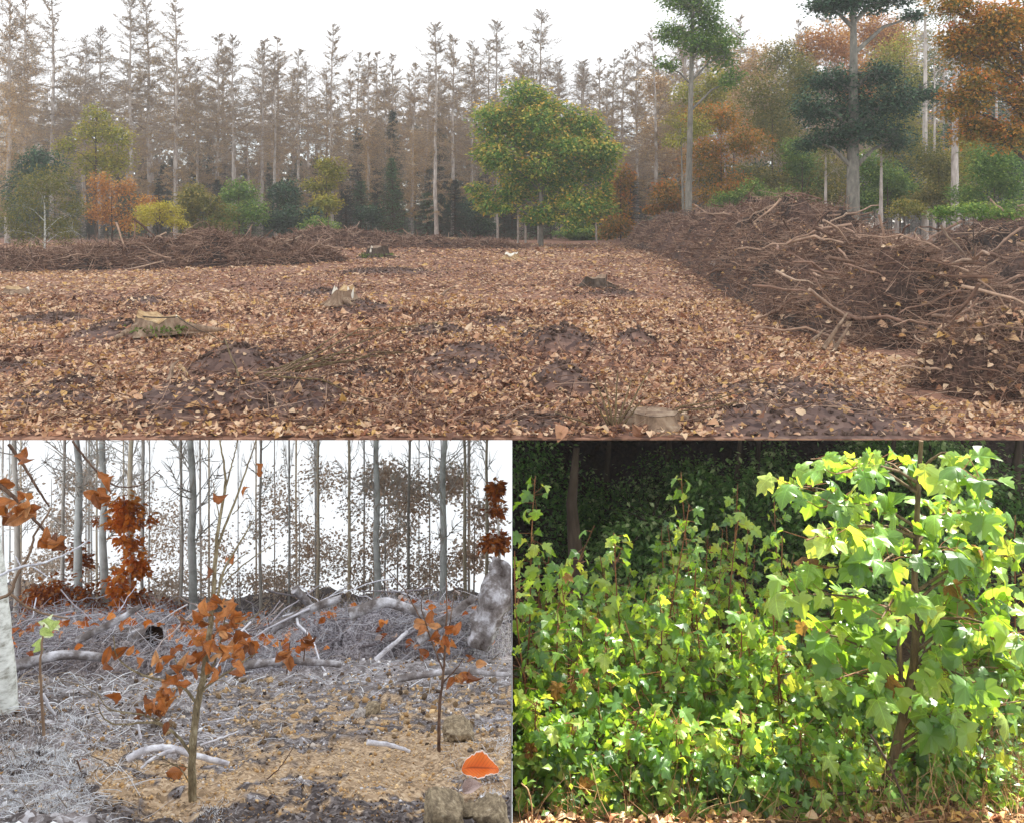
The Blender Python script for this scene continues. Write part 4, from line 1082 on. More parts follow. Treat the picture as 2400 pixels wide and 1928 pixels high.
def clods_B():
    global CLAMP
    CLAMP = None
    mes = []
    for k in range(6):
        V, Fc = lump(300 + k, 1, 0.3); mb = MB(); mb.add(V, tri=Fc); mes.append(mb.mesh('clod', M['sandclod'], False))
    r = np.random.default_rng(61)
    n = 0
    while n < 170:
        px, row = r.uniform(330, 1190), 1585 + 190 * r.random()
        if px < 600 and row > 1740: continue
        x, y = gB(px, row); s = r.uniform(3.5, 11) * (1.7 if r.random() < 0.1 else 1) * y / F
        if x + s > -0.01: continue
        o = link('clod', mes[n % 6], gfrost)
        o.location = (x, y, float(zB(x, y)) + s * 0.35); o.scale = (s, s, s * r.uniform(0.7, 1.1)); o.rotation_euler = tuple(r.uniform(0, 6.28, 3)); n += 1
    CLAMP = clampB
    # fine crumbs everywhere in front
    V, Fc = lump(400, 1, 0.35)
    T = np.array([(1, 0, 0), (-0.8, 0.1, 0), (0, 1, 0.1), (0.1, -0.9, 0), (0, 0, 0.8), (0, 0, -0.6)], float); tri = [(0, 2, 4), (2, 1, 4), (1, 3, 4), (3, 0, 4), (2, 0, 5), (1, 2, 5), (3, 1, 5), (0, 3, 5)]
    N = 11000; px = r.uniform(-10, 1195, N); row = 1520 + 420 * r.random(N) ** 0.8
    y = HB / ((row - HOR) / F - SB); x = (px - 1200) / F * y
    X, Y, Z = leaf_axes(N, rvec(N), rvec(N))
    sz = np.exp(r.normal(0.25, 0.55, N)) * 1.7 * y / F
    z1 = sandB(x, y); c = np.where(z1 > 0.7, r.normal(0.55, 0.12, N), np.where(z1 > 0.25, r.normal(0.12, 0.15, N), r.normal(0.75, 0.25, N)))
    mb = MB(); scatter(mb, T, tri, X, Y, Z, np.stack([x, y, zB(x, y) + sz * 0.2], 1), sz, np.clip(c, 0, 1))
    o = mb.build('crumbs', M['sandclod_r'], gfrost); o['kind'] = 'stuff'
CLAMP = clampB
clods_B()
CLAMP = None
def big_clod(px, row, wpx, hpx, seed, label):
    x, y = gB(px, row); s = wpx / 2 * y / F
    V, Fc = lump(seed, 5, 0.3, 0.9); V[:, 2] *= hpx / wpx / 0.62
    mb = MB(); mb.add(V * s, tri=Fc)
    m = rnd_mat('clod ' + str(seed), ['#8e7049', '#c8a878', '#e0cda0'] if seed != 502 else ['#6d5b4c', '#a48b70', '#cbb498'], 'rnd', noise=0.45, scale=70.0, bump=1.0) if False else M['clodbig']
    o = link('soil_clod', mb.mesh('soil_clod', m), None, (x, y, float(zB(x, y)) + s * 0.5 * hpx / wpx))
    tag(o, label, 'clod', 'big soil clods in the front')
m_, n_, l_, b_, o_ = new_mat('big sandy clod')
tc_ = n_.new('ShaderNodeTexCoord'); nz_ = n_.new('ShaderNodeTexNoise'); nz_.inputs['Scale'].default_value = 120; nz_.inputs['Detail'].default_value = 8; nz_.inputs['Roughness'].default_value = 0.75
r_ = ramp(n_, [(0.3, '#463e36'), (0.45, '#7d6f5c'), (0.6, '#a8987e'), (0.72, '#d0c8ba')])
l_.new(tc_.outputs['Object'], nz_.inputs['Vector']); l_.new(nz_.outputs['Fac'], r_.inputs[0]); l_.new(r_.outputs[0], b_.inputs['Base Color']); b_.inputs['Roughness'].default_value = 0.95
bp_ = n_.new('ShaderNodeBump'); bp_.inputs['Distance'].default_value = 0.004; bp_.inputs['Strength'].default_value = 0.9; l_.new(nz_.outputs['Fac'], bp_.inputs['Height']); l_.new(bp_.outputs[0], b_.inputs['Normal'])
M['clodbig'] = m_
big_clod(1035, 1918, 112, 82, 501, 'large blocky sandy soil clod in the lower right of the frosty slope')
big_clod(1150, 1922, 84, 78, 502, 'rounded grey-brown soil clod to the right of the large blocky one')
big_clod(1098, 1905, 60, 44, 503, 'small sandy clod wedged between the two big clods')
big_clod(1075, 1745, 74, 52, 504, 'dark brown clod beside the foot of the small seedling')
big_clod(872, 1672, 38, 34, 505, 'pale round sandy clod behind the sand hollow')

M['frost_straw'] = rnd_mat('frosted straw', ['#6e6055', '#a3937f', '#b9b6ba', '#dadde4', '#eef0f5', '#8a7a6c'])
M['frost_wood'] = rnd_mat('frosted wood', ['#6b6468', '#8f8a92', '#b5b3bb', '#d6d6de', '#9b8776'])
M['frost_wood_obj'] = rnd_mat('frosted branch', ['#655c5e', '#8d878d', '#b3b0b8', '#d0d0d8', '#8f7767'], source='obj', noise=0.3, scale=10)
M['frost_core'] = ground_mat('frosted heap', [['#4a4244', '#7b7478', '#a7a3aa', '#cfcdd4'], ['#2a2422', '#4d403a', '#7a6552', '#a08b77']], (30.0, 160.0), 0.9, 0.01)
M['straw2'] = rnd_mat('pale straw', ['#a89372', '#c9b693', '#ded0b4', '#cfd0d4'])
def straw():
    r = np.random.default_rng(71); mb = MB()
    parts = [(800, 0, 330, 1600, 1940, 34, 1.5), (700, 0, 1190, 1470, 1640, 26, 1.6), (500, 330, 700, 1600, 1760, 18, 0.9), (300, 1040, 1195, 1700, 1850, 14, 0.8), (900, 0, 200, 1780, 1940, 14, 0.7)]
    for N, p0, p1, r0, r1, ln, k in parts:
        px = r.uniform(p0, p1, N); row = r.uniform(r0, r1, N)
        y = HB / ((row - HOR) / F - SB); x = (px - 1200) / F * y
        L = ln * np.exp(r.normal(0, 0.5, N)) * y / F
        d = rvec(N); d[:, 2] = np.abs(d[:, 2]) * 0.45; d = norm(d); d[:, 2] -= SB * d[:, 1]
        A = np.stack([x, y, zB(x, y) + 0.002], 1)
        sticks(mb, A - d * (L * 0.5)[:, None], A + d * L[:, None], 0.8 * k * y / F * r.uniform(0.5, 1.5, N), bend=0.25, segs=3)
    o = mb.build('frosted_straw', M['frost_straw'], gfrost); o['kind'] = 'stuff'
    # hoar-frosted moss tufts: dense short hair
    mb = MB()
    for cx, cr, rad, N in ((60, 1830, 60, 1800), (130, 1800, 50, 1500), (95, 1890, 60, 1800), (180, 1860, 40, 900), (20, 1900, 50, 1200), (150, 1910, 50, 900), (30, 1760, 50, 500), (150, 1700, 40, 300), (175, 1715, 26, 300), (1175, 1765, 26, 200), (1150, 1870, 26, 260), (500, 1905, 40, 160)):
        px = r.normal(cx, rad * 0.6, N); row = np.clip(r.normal(cr, rad * 0.4, N), 1560, 1935); y = HB / ((row - HOR) / F - SB); x = (px - 1200) / F * y
        d = rvec(N); d[:, 2] = np.abs(d[:, 2]) + 0.2; A = np.stack([x, y, zB(x, y)], 1)
        sticks(mb, A, A + norm(d) * (r.uniform(4, 13, N) * y / F)[:, None], 0.6 * y / F, bend=0.3, segs=1, rnd=np.clip(r.normal(0.72, 0.14, N), 0, 1))
    o = mb.build('hoar_frost', M['frost_straw'], gfrost); o['kind'] = 'stuff'
CLAMP = clampB
straw()
CLAMP = None

FB = []
for k in range(10):
    src = BRANCH_ME[k].copy(); src.materials.clear(); src.materials.append(M['frost_wood_obj']); 
    co = np.zeros(len(src.vertices) * 3, np.float32); src.vertices.foreach_get('co', co); co = co.reshape(-1, 3); co[:, 1:] *= 0.6; src.vertices.foreach_set('co', co.ravel()); FB.append(src)
M['rustleaf'] = leaf_mat('rusty beech leaves', ['#7a3d1e', '#a0541f', '#bd6a27', '#cf8540', '#b8a7a0'], 0.3)
pile([(-2.35, 3.3, 0.3, 0.10), (-1.9, 3.4, 0.42, 0.15), (-1.5, 3.45, 0.45, 0.18), (-1.1, 3.6, 0.4, 0.12), (-0.8, 3.7, 0.3, 0.07)], 'frosted brushwood heap with a dark hollow behind the big seedling', 26, 3000, 0.22, 'frosted_brush_heap', 160,
     lsize=0.42, gf=zB, core_mat='frost_core', twig_mat='frost_wood', bmes=FB, leaf_mat_='rustleaf', rough=0.6, rad=0.9)
pile([(-1.35, 4.6, 0.35, 0.14), (-1.0, 4.4, 0.5, 0.24), (-0.62, 4.3, 0.55, 0.30), (-0.3, 4.3, 0.5, 0.28), (-0.05, 4.2, 0.4, 0.25)], 'frosted heap of roots and branches behind the small seedling', 34, 4200, 0.22, 'frosted_brush_heap', 160,
     lsize=0.42, gf=zB, core_mat='frost_core', twig_mat='frost_wood', bmes=FB, leaf_mat_='rustleaf', rough=0.8, rad=0.8, xmax=-0.03)
pile([(-3.6, 6.4, 0.5, 0.15), (-2.6, 6.0, 0.6, 0.2), (-1.6, 6.2, 0.6, 0.18), (-0.6, 6.4, 0.6, 0.24), (-0.1, 6.4, 0.4, 0.2)], 'low frosted brushwood bank at the foot of the bare trees', 24, 2600, 0.3, 'frosted_brush_heap', 300,
     lsize=0.42, gf=zB, core_mat='frost_core', twig_mat='frost_wood', bmes=FB, leaf_mat_='rustleaf', rough=1.0, xmax=-0.03)
def path_thing(name, label, cat, parts, y, mat, group=None, base=None, seg=14):
    """parts: list of (points in the frame, r0 px, r1 px, depth offset, name)"""
    p0 = W(parts[0][0][0][0], parts[0][0][0][1], y)
    root = empty(name, tuple(p0)); tag(root, label, cat, group)
    global CLAMP
    CLAMP = (lambda V: clampB(V, p0[0])) if parts[0][0][0][0] < 1200 else None
    lines = []
    for pts, r0, r1, dy, nm in parts:
        n = len(pts); t = np.linspace(0, 1, n)
        P = np.array([W(px, row, y + dy * tt) for (px, row), tt in zip(pts, t)])
        m_ = max(seg, n * 4); ti = np.linspace(0, 1, m_)
        Q = np.stack([np.interp(ti, t, P[:, k]) for k in range(3)], 1)
        for _ in range(3): Q[1:-1] = (Q[:-2] + 2 * Q[1:-1] + Q[2:]) / 4
        Q[1:-1] += rng.normal(0, 0.5 * y / F, (m_ - 2, 3))
        mb = MB(); rad = np.linspace(r0, r1, m_) * y / F
        tube(mb, Q - p0, rad * (1 + 0.12 * rng.random(m_)), 8 if r0 > 4 else 5); mb.build(nm, M[mat], root)
        lines.append(Q)
    CLAMP = None
    return root, p0, lines
# the dark-ended old log, and a torn stump, in the heaps
M['frost_bark'] = bark_mat('frosted bark', '#3a2f2a', '#77706f', '#c9c8cf', 14, 14, 0.95, 0.6)
M['dark_hollow'] = bark_mat('rotten dark wood', '#120c09', '#2a1c14', '#4a3220', 12, 12)
def rough_tube(parts_name, mat, P, R, root, p0, n=18, wob=0.14, seed=0):
    P = np.array(P); m_ = 26; ti = np.linspace(0, 1, m_); t = np.linspace(0, 1, len(P))
    Q = np.stack([np.interp(ti, t, P[:, k]) for k in range(3)], 1); Rr = np.interp(ti, t, R)
    for _ in range(4): Q[1:-1] = (Q[:-2] + 2 * Q[1:-1] + Q[2:]) / 4
    d, u, v = frames(np.gradient(Q, axis=0)); a = np.arange(n) * 2 * math.pi / n
    A, T = np.meshgrid(a, ti * 9)
    nz = fbm(np.cos(A) * 2 + T, np.sin(A) * 2 + 7 + T * 0.3, seed, 4)
    rr = Rr[:, None] * (1 + wob * 4 * nz)
    V = Q[:, None] + rr[..., None] * (np.cos(a)[None, :, None] * u[:, None] + np.sin(a)[None, :, None] * v[:, None])
    i = np.arange(m_ - 1)[:, None]; j = np.arange(n)[None, :]
    q = np.stack([i * n + j, i * n + (j + 1) % n, (i + 1) * n + (j + 1) % n, (i + 1) * n + j], -1).reshape(-1, 4)
    mb = MB(); mb.add(V.reshape(-1, 3) - p0, quad=q); mb.build(parts_name, M[mat], root)
    return V
def logs_B():
    global CLAMP
    p0 = W(120, 1490, 3.1); rt = empty('old_log', tuple(p0)); tag(rt, 'old frosted log with a dark hollow end in the left heap', 'log')
    V = rough_tube('bark', 'frost_bark', [W(40, 1540, 3.45), W(200, 1520, 3.4), W(300, 1506, 3.36), W(360, 1500, 3.32)], [0.03, 0.045, 0.056, 0.052], rt, p0, seed=3)
    e = V[-1]; c = e.mean(0); ins = c + (e - c) * 0.75 - (V[-1].mean(0) - V[-5].mean(0)) * 1.0
    mb = MB(); n = len(e); mb.add(np.concatenate([e, ins, ins.mean(0)[None]]) - p0, quad=[(j, (j + 1) % n, n + (j + 1) % n, n + j) for j in range(n)], tri=[(n + j, n + (j + 1) % n, 2 * n) for j in range(n)])
    mb.build('hollow_end', M['dark_hollow'], rt)
    p0 = W(1150, 1500, 4.0); rt = empty('leaning_log', tuple(p0)); tag(rt, 'thick frosted log leaning in the debris at the right edge of the frosty slope', 'log')
    CLAMP = lambda V: clampB(V, p0[0])
    V = rough_tube('bark', 'frost_bark', [W(1120, 1520, 3.9), W(1140, 1450, 3.95), W(1168, 1385, 4.0), W(1200, 1330, 4.05)], [0.05, 0.062, 0.07, 0.075], rt, p0, wob=0.3, seed=8)
    CLAMP = None
logs_B()

# ------------------------------------------------------------------ the two seedlings
M['seed_bark'] = bark_mat('seedling bark', '#4f4435', '#7c6e55', '#a59a80', 160, 60, 0.8, 0.5)
M['twig_dark'] = bark_mat('seedling twig', '#3d2c24', '#5e483b', '#7a6453', 120, 60, 0.7, 0.2)
M['orangeleaf'] = leaf_mat('withered beech leaf', ['#70401f', '#8c5024', '#a5622e', '#b97a42', '#9a5626', '#c8986a'], 0.3, 0.45, 'obj', 0.4, vary=0.3, scale=3.0)
BEECH_ME = []
for k, (f_, c_, r_, t_) in enumerate(((0.7, 0.9, 0.07, 0.5), (1.5, 1.1, 0.09, 1.0), (-0.8, -1.0, 0.08, 0.7), (1.0, -0.9, 0.1, -1.2), (2.1, 0.8, 0.07, 0.4), (0.5, 1.7, 0.11, -0.7))):
    V, q, z = rich_leaf(8, 3, f_, c_, r_, k, 0.27); mb = MB(); mb.add(V, quad=q, vat=z); BEECH_ME.append(mb.mesh('leaf', M['orangeleaf'], True))
def leaves_px(root, p0, y, clusters, seed, size=50, jit=26, mes=None, hang=0.4, spread_y=0.03):
    r = np.random.default_rng(seed); k = 0; mes = mes or BEECH_ME
    for px, row, n in clusters:
        for _ in range(n):
            q = W(px + r.normal(0, jit) * (n > 1), row + r.normal(0, jit * 0.8) * (n > 1), y + r.normal(0, spread_y))
            tip = norm(r.normal(size=3) * np.array([1, 0.6, 0.8]) + np.array([0, 0, -hang])); nor = norm(r.normal(size=3) * np.array([0.8, 0.5, 0.8]) + np.array([0, -0.7, 0.3]))
            X, Y, Z = leaf_axes(1, tip[None], nor[None]); s = size * r.uniform(0.75, 1.25) * y / F
            if (CZ - q[2]) / q[1] < TOPS + 0.85 * s / q[1]: continue
            o = link('leaf', mes[k % len(mes)], root); o.matrix_local = mat4(X[0], Y[0], Z[0], q - p0 - Y[0] * s * 0.4, s); k += 1
SY = 1.2
rt, p0, LN = path_thing('beech_seedling', 'beech seedling with withered orange leaves standing in the sand mound', 'seedling', [
    ([(452, 1876), (449, 1800), (453, 1720), (462, 1650), (474, 1600), (486, 1520), (495, 1450), (500, 1390), (504, 1320), (510, 1240), (520, 1190), (530, 1130), (523, 1070), (515, 1030)], 9.5, 1.6, 0.0, 'stem'),
    ([(507, 1285), (530, 1225), (556, 1160), (574, 1110), (590, 1060), (600, 1030)], 3.2, 1.3, 0.02, 'branch'),
    ([(520, 1190), (536, 1110), (548, 1070), (557, 1030)], 2.4, 1.2, -0.01, 'branch'),
    ([(505, 1420), (520, 1340), (550, 1290), (575, 1250), (592, 1218)], 3.4, 1.2, -0.03, 'branch'),
    ([(520, 1370), (560, 1330), (600, 1300), (645, 1272)], 2.0, 1.0, 0.02, 'branch'),
    ([(518, 1355), (545, 1320), (570, 1300), (582, 1292)], 1.6, 0.8, 0.03, 'branch'),
    ([(459, 1645), (430, 1608), (395, 1595), (340, 1585), (296, 1562), (270, 1535), (266, 1490)], 3.6, 1.1, -0.03, 'branch'),
    ([(449, 1770), (420, 1725), (385, 1700), (350, 1690), (300, 1696), (262, 1698), (236, 1675), (230, 1640)], 3.8, 1.0, -0.04, 'branch'),
    ([(385, 1700), (340, 1672), (290, 1670), (250, 1660), (226, 1620)], 2.2, 0.9, -0.02, 'branch'),
    ([(470, 1622), (500, 1595), (540, 1570), (575, 1545), (600, 1530)], 3.2, 1.0, -0.04, 'branch'),
    ([(474, 1600), (500, 1560), (516, 1520), (520, 1470), (533, 1430)], 3.4, 1.1, 0.03, 'branch'),
    ([(470, 1580), (440, 1565), (418, 1560), (404, 1530)], 2.2, 1.0, 0.02, 'branch'),
    ([(450, 1845), (425, 1800), (390, 1780), (352, 1762)], 1.6, 0.7, -0.02, 'branch'),
    ([(447, 1800), (415, 1790), (370, 1790), (345, 1788)], 1.4, 0.7, 0.02, 'branch'),
    ([(490, 1460), (455, 1455), (420, 1452), (410, 1438)], 1.5, 0.8, -0.02, 'branch'),
    ([(525, 1460), (570, 1460), (600, 1440), (632, 1405)], 1.6, 0.8, 0.02, 'branch'),
    ([(515, 1215), (505, 1160), (500, 1130)], 1.5, 0.8, 0.01, 'branch'),
    ([(545, 1205), (560, 1190), (571, 1172)], 1.3, 0.7, -0.01, 'branch')], SY, 'seed_bark', seg=20)
def buds(root, p0, lines, y, n=7):
    A, B = [], []
    for Q in lines:
        for i in rng.integers(len(Q) // 3, len(Q), n):
            t = norm(Q[min(i + 1, len(Q) - 1)] - Q[max(i - 1, 0)]); dd = norm(t + 0.8 * rvec(1)[0]); A.append(Q[i] - p0); B.append(Q[i] - p0 + dd * rng.uniform(7, 20) * y / F)
    mb = MB(); sticks(mb, np.array(A), np.array(B), 1.0 * y / F, 0.35 * y / F, 0.1); mb.build('buds', M['twig_dark'], root)
buds(rt, p0, LN, SY)
leaves_px(rt, p0, SY, [(372, 1640, 14), (366, 1672, 6), (395, 1592, 7), (267, 1530, 3), (330, 1548, 3), (434, 1606, 1), (423, 1548, 8), (487, 1545, 10), (506, 1506, 9), (585, 1512, 6), (537, 1553, 5), (479, 1418, 1), (529, 1412, 5), (540, 1445, 6),
                       (529, 1474, 6), (500, 1462, 5), (459, 1456, 4), (545, 1500, 5), (606, 1092, 1), (612, 1110, 1), (265, 1640, 1)], 81, 34, 19)
leaves_px(rt, p0, SY, [(575, 1147, 1), (540, 1306, 1), (488, 1342, 1), (280, 1465, 1), (512, 1160, 1)], 82, 34)
SY2 = 1.58
rt, p0, _ = path_thing('beech_seedling', 'small thin seedling with a few withered leaves beside the dark clod', 'seedling', [
    ([(1030, 1768), (1028, 1700), (1031, 1640), (1037, 1598), (1041, 1550), (1045, 1480), (1048, 1430), (1045, 1352)], 4.2, 1.2, 0.0, 'stem'),
    ([(1036, 1602), (1055, 1580), (1075, 1560), (1088, 1540)], 2.0, 0.8, -0.02, 'branch'),
    ([(1038, 1570), (1022, 1530), (1000, 1470), (975, 1430), (950, 1380), (900, 1325)], 2.2, 0.9, 0.02, 'branch'),
    ([(1042, 1540), (1058, 1440), (1066, 1372)], 1.6, 0.8, 0.02, 'branch'), ([(1005, 1480), (985, 1420), (994, 1382)], 1.4, 0.8, -0.02, 'branch')], SY2, 'twig_dark', seg=14)
leaves_px(rt, p0, SY2, [(1040, 1500, 5), (1030, 1525, 2), (1012, 1460, 3), (1055, 1465, 2), (1080, 1590, 5), (1098, 1540, 1), (1128, 1555, 1), (990, 1480, 1)], 83, 35, 15)
for k, (px, row) in enumerate(((672, 1538), (712, 1508))):
    rt, p0, _ = path_thing('leafy_sprig', 'small sprig of orange leaves in the frosty litter, ' + ('nearer' if k == 0 else 'farther') + ' of the two', 'sprig', [([(px, row + 40), (px + 3, row), (px + 8, row - 36)], 1.6, 0.8, 0, 'stem')], 2.2 + 0.3 * k, 'twig_dark')
    leaves_px(rt, p0, 2.2 + 0.3 * k, [(px, row, 4)], 84 + k, 34, 12)

# fallen frosted leaf, pale curled leaf, bent root, sticks
m_, n_, l_, b_, o_ = new_mat('frost-rimmed leaf')
at_ = n_.new('ShaderNodeAttribute'); at_.attribute_name = 'zone'
r_ = ramp(n_, [(0.0, '#9c430f'), (0.12, '#c4581a'), (0.86, '#cf6a24'), (0.93, '#d8b8a6'), (0.98, '#e4dcda')]); l_.new(at_.outputs['Fac'], r_.inputs[0]); l_.new(r_.outputs[0], b_.inputs['Base Color'])
M['rimleaf'] = m_
add_veins(m_, 'beech', -0.3)
def ground_leaf(px, row, wpx, ang, label, mat, tmpl, up=0.5, lift=0.012):
    x, y = gB(px, row); s = wpx * y / F
    f_, c_, r_, t_ = ((0.35, 0.5, 0.05, 0.2), (1.2, 0.9, 0.07, 0.8), (-0.5, -0.7, 0.06, 0.5), (0.75, -0.5, 0.07, 0.5), (1.9, 0.8, 0.06, 0.3))[tmpl]
    V, q, z = rich_leaf(18, 6, f_, c_, r_, tmpl + 20); mb = MB(); mb.add(V, quad=q, vat=z)
    o = mb.build('fallen_leaf', M[mat], smooth=True)
    tip = np.array([[math.cos(ang), 0.1, math.sin(ang) * 0.3]]); nor = np.array([[0, -up, 1 - up]])
    X, Y, Z = leaf_axes(1, tip, nor)
    o.matrix_world = mat4(X[0], Y[0], Z[0], np.array((x, y, float(zB(x, y)) + lift)) - Y[0] * s * 0.5, s)
    tag(o, label, 'leaf')
CLAMP = None
ground_leaf(1126, 1836, 90, 0.1, 'bright orange fallen leaf with a frosty rim by the big clods', 'rimleaf', 0, 0.36, 0.02)
M['paleleaf'] = rnd_mat('pale frosted leaf', ['#a58f8a', '#c4b2ac'], noise=0.3)
ground_leaf(1106, 1862, 46, 0.9, 'pale curled frosted leaf in front of the bright orange one', 'paleleaf', 4, 0.5, 0.012)
ground_leaf(415, 1835, 50, 0.3, 'brown fallen leaf lying behind the foot of the big seedling', 'rustobj' if 'rustobj' in M else 'orangeleaf', 2, 0.4, 0.01)
ground_leaf(195, 1805, 40, 0.2, 'pinkish fallen leaf at the left edge of the sand mound', 'orangeleaf', 0, 0.4, 0.01)
M['birch_near'] = bark_mat('near birch bark', '#8d8a80', '#d2d4cf', '#e6e8e4', 30, 80, 0.8, 0.15)
M['frost_root'] = bark_mat('frosted root', '#8f8a90', '#c3c2ca', '#e2e3ea', 60, 60, 0.8, 0.3)
path_thing('bent_root', 'pale frosted bent root lying behind the big seedling', 'root', [([(300, 1778), (330, 1758), (370, 1750), (410, 1752), (445, 1766), (490, 1778), (536, 1790)], 8, 6, 0.03, 'stem'), ([(410, 1756), (380, 1764), (350, 1782), (330, 1800)], 5, 3, -0.02, 'fork')], 1.33, 'frost_root')
for k, (pts, y, r0, lab) in enumerate((([(330, 1730), (322, 1690), (316, 1700)], 1.42, 3, 'short upright frosted twig behind the sand mound'), ([(100, 1625), (118, 1660), (130, 1675)], 1.6, 4, 'pale bent straw stalk near the white birch'),
                                       ([(880, 1545), (920, 1510), (955, 1478)], 2.2, 6, 'thick pale frosted stick pointing up behind the small seedling'), ([(470, 1745), (530, 1725), (560, 1712)], 1.5, 3, 'thin frosted stick right of the big seedling'),
                                       ([(508, 1690), (530, 1684), (548, 1682)], 1.55, 3, 'pale straw stick among the sandy clods'), ([(625, 1825), (660, 1795), (688, 1748)], 1.27, 1.6, 'thin dark bent twig standing in the sand'),
                                       ([(180, 1780), (200, 1830), (225, 1845)], 1.24, 2, 'dark thin twig at the left of the sand mound'), ([(860, 1738), (920, 1745), (960, 1760)], 1.55, 6, 'frosted grey root in the sand hollow'))):
    path_thing('frosted_stick', lab, 'stick', [(pts, r0, r0 * 0.6, 0.02, 'stem')], y, 'frost_root' if k not in (5, 6) else 'twig_dark')

for k, (pts, y, r0, lab) in enumerate((([(30, 1560), (150, 1530), (260, 1542)], 2.9, 13, 'thick frosted branch lying low at the left below the heap'), ([(180, 1500), (270, 1455), (330, 1420)], 3.1, 9, 'frosted branch rising left of the big seedling'),
        ([(560, 1560), (680, 1545), (800, 1556)], 2.8, 10, 'frosted log lying between the two seedlings'), ([(640, 1470), (740, 1420), (800, 1400)], 3.7, 11, 'frosted branch slanting up in the heap between the seedlings'),
        ([(820, 1440), (900, 1405), (1000, 1440)], 3.8, 14, 'thick arched frosted root on top of the rear heap'), ([(930, 1590), (1060, 1570), (1190, 1580)], 2.5, 8, 'long frosted stick lying right of the small seedling'),
        ([(980, 1500), (1060, 1440), (1110, 1400)], 3.5, 12, 'frosted log lying left of the thick leaning log'), ([(690, 1380), (712, 1400), (735, 1428)], 4.0, 10, 'short pale broken branch end on the rear heap'),
        ([(380, 1580), (450, 1560), (520, 1570)], 2.6, 7, 'frosted twig lying right behind the big seedling'))):
    path_thing('frosted_log', lab, 'log', [(pts, r0, r0 * 0.7, 0.06, 'bark')], y, 'frost_bark', None)
# white birch at the left edge with twigs and overhanging branch
rt, p0, _ = path_thing('birch', 'white birch trunk at the left edge of the frosty slope', 'birch', [([(8, 1668), (4, 1560), (-8, 1440), (-18, 1330), (-30, 1225), (-46, 1060)], 31, 22, 0.1, 'trunk')], 2.05, 'birch_near')
path_thing('frosted_twig', 'frosted twig with white buds reaching right from the birch', 'twig', [([(-10, 1352), (40, 1328), (105, 1318), (160, 1296), (212, 1264)], 3.2, 1.8, -0.1, 'stem'), ([(78, 1328), (98, 1340), (110, 1350)], 1.6, 1.2, 0, 'side_twig'), ([(48, 1326), (40, 1308), (36, 1302)], 1.6, 1.2, 0, 'side_twig')], 1.7, 'frost_root')
path_thing('bramble', 'thin arching brown stem in front of the birch', 'stem', [([(-5, 1402), (26, 1392), (40, 1345), (72, 1295), (78, 1255), (100, 1222), (120, 1190)], 4, 2, 0.05, 'stem'), ([(26, 1392), (60, 1420), (110, 1440), (160, 1448)], 3, 2, 0.05, 'side_stem')], 1.9, 'wood_old')
rt, p0, _ = path_thing('overhanging_branch', 'overhanging beech branch with brown leaves at the upper left', 'branch', [([(-10, 1130), (30, 1160), (70, 1205), (110, 1250), (145, 1290)], 5, 2, 0.05, 'stem'), ([(20, 1040), (50, 1080), (85, 1140), (116, 1186)], 4, 2, 0.05, 'side_branch')], 1.9, 'twig_dark')
leaves_px(rt, p0, 1.9, [(18, 1050, 4), (36, 1062, 2), (98, 1048, 2), (40, 1195, 6), (68, 1205, 3), (60, 1175, 2), (30, 1215, 2), (125, 1270, 3), (118, 1262, 2), (8, 1142, 2)], 91, 48, 13)
rt, p0, _ = path_thing('hanging_twig', 'thin twig with two rusty leaf tufts behind the overhanging branch', 'branch', [([(170, 1032), (205, 1080), (240, 1120), (275, 1142), (330, 1140), (375, 1100)], 2.6, 1.2, 0.1, 'stem')], 2.3, 'twig_dark')
leaves_px(rt, p0, 2.3, [(262, 1118, 2), (232, 1160, 3), (212, 1158, 1)], 92, 40, 8)
M['paleleaf2'] = leaf_mat('pale green leaf', ['#9db559', '#c2cf86', '#dfe6c0'], 0.4, 0.5, 'obj')
PALE_ME = [m.copy() for m in BEECH_ME]
for m in PALE_ME: m.materials.clear(); m.materials.append(M['paleleaf2'])
rt, p0, _ = path_thing('frosted_plant', 'thin upright plant with pale green frosted top leaves near the birch', 'plant', [([(103, 1722), (98, 1640), (94, 1570), (97, 1510), (103, 1462)], 3.4, 2, 0, 'stem')], 1.55, 'wood_old')
leaves_px(rt, p0, 1.55, [(100, 1462, 2), (118, 1462, 3), (108, 1480, 2), (94, 1512, 1)], 93, 36, 8, PALE_ME)

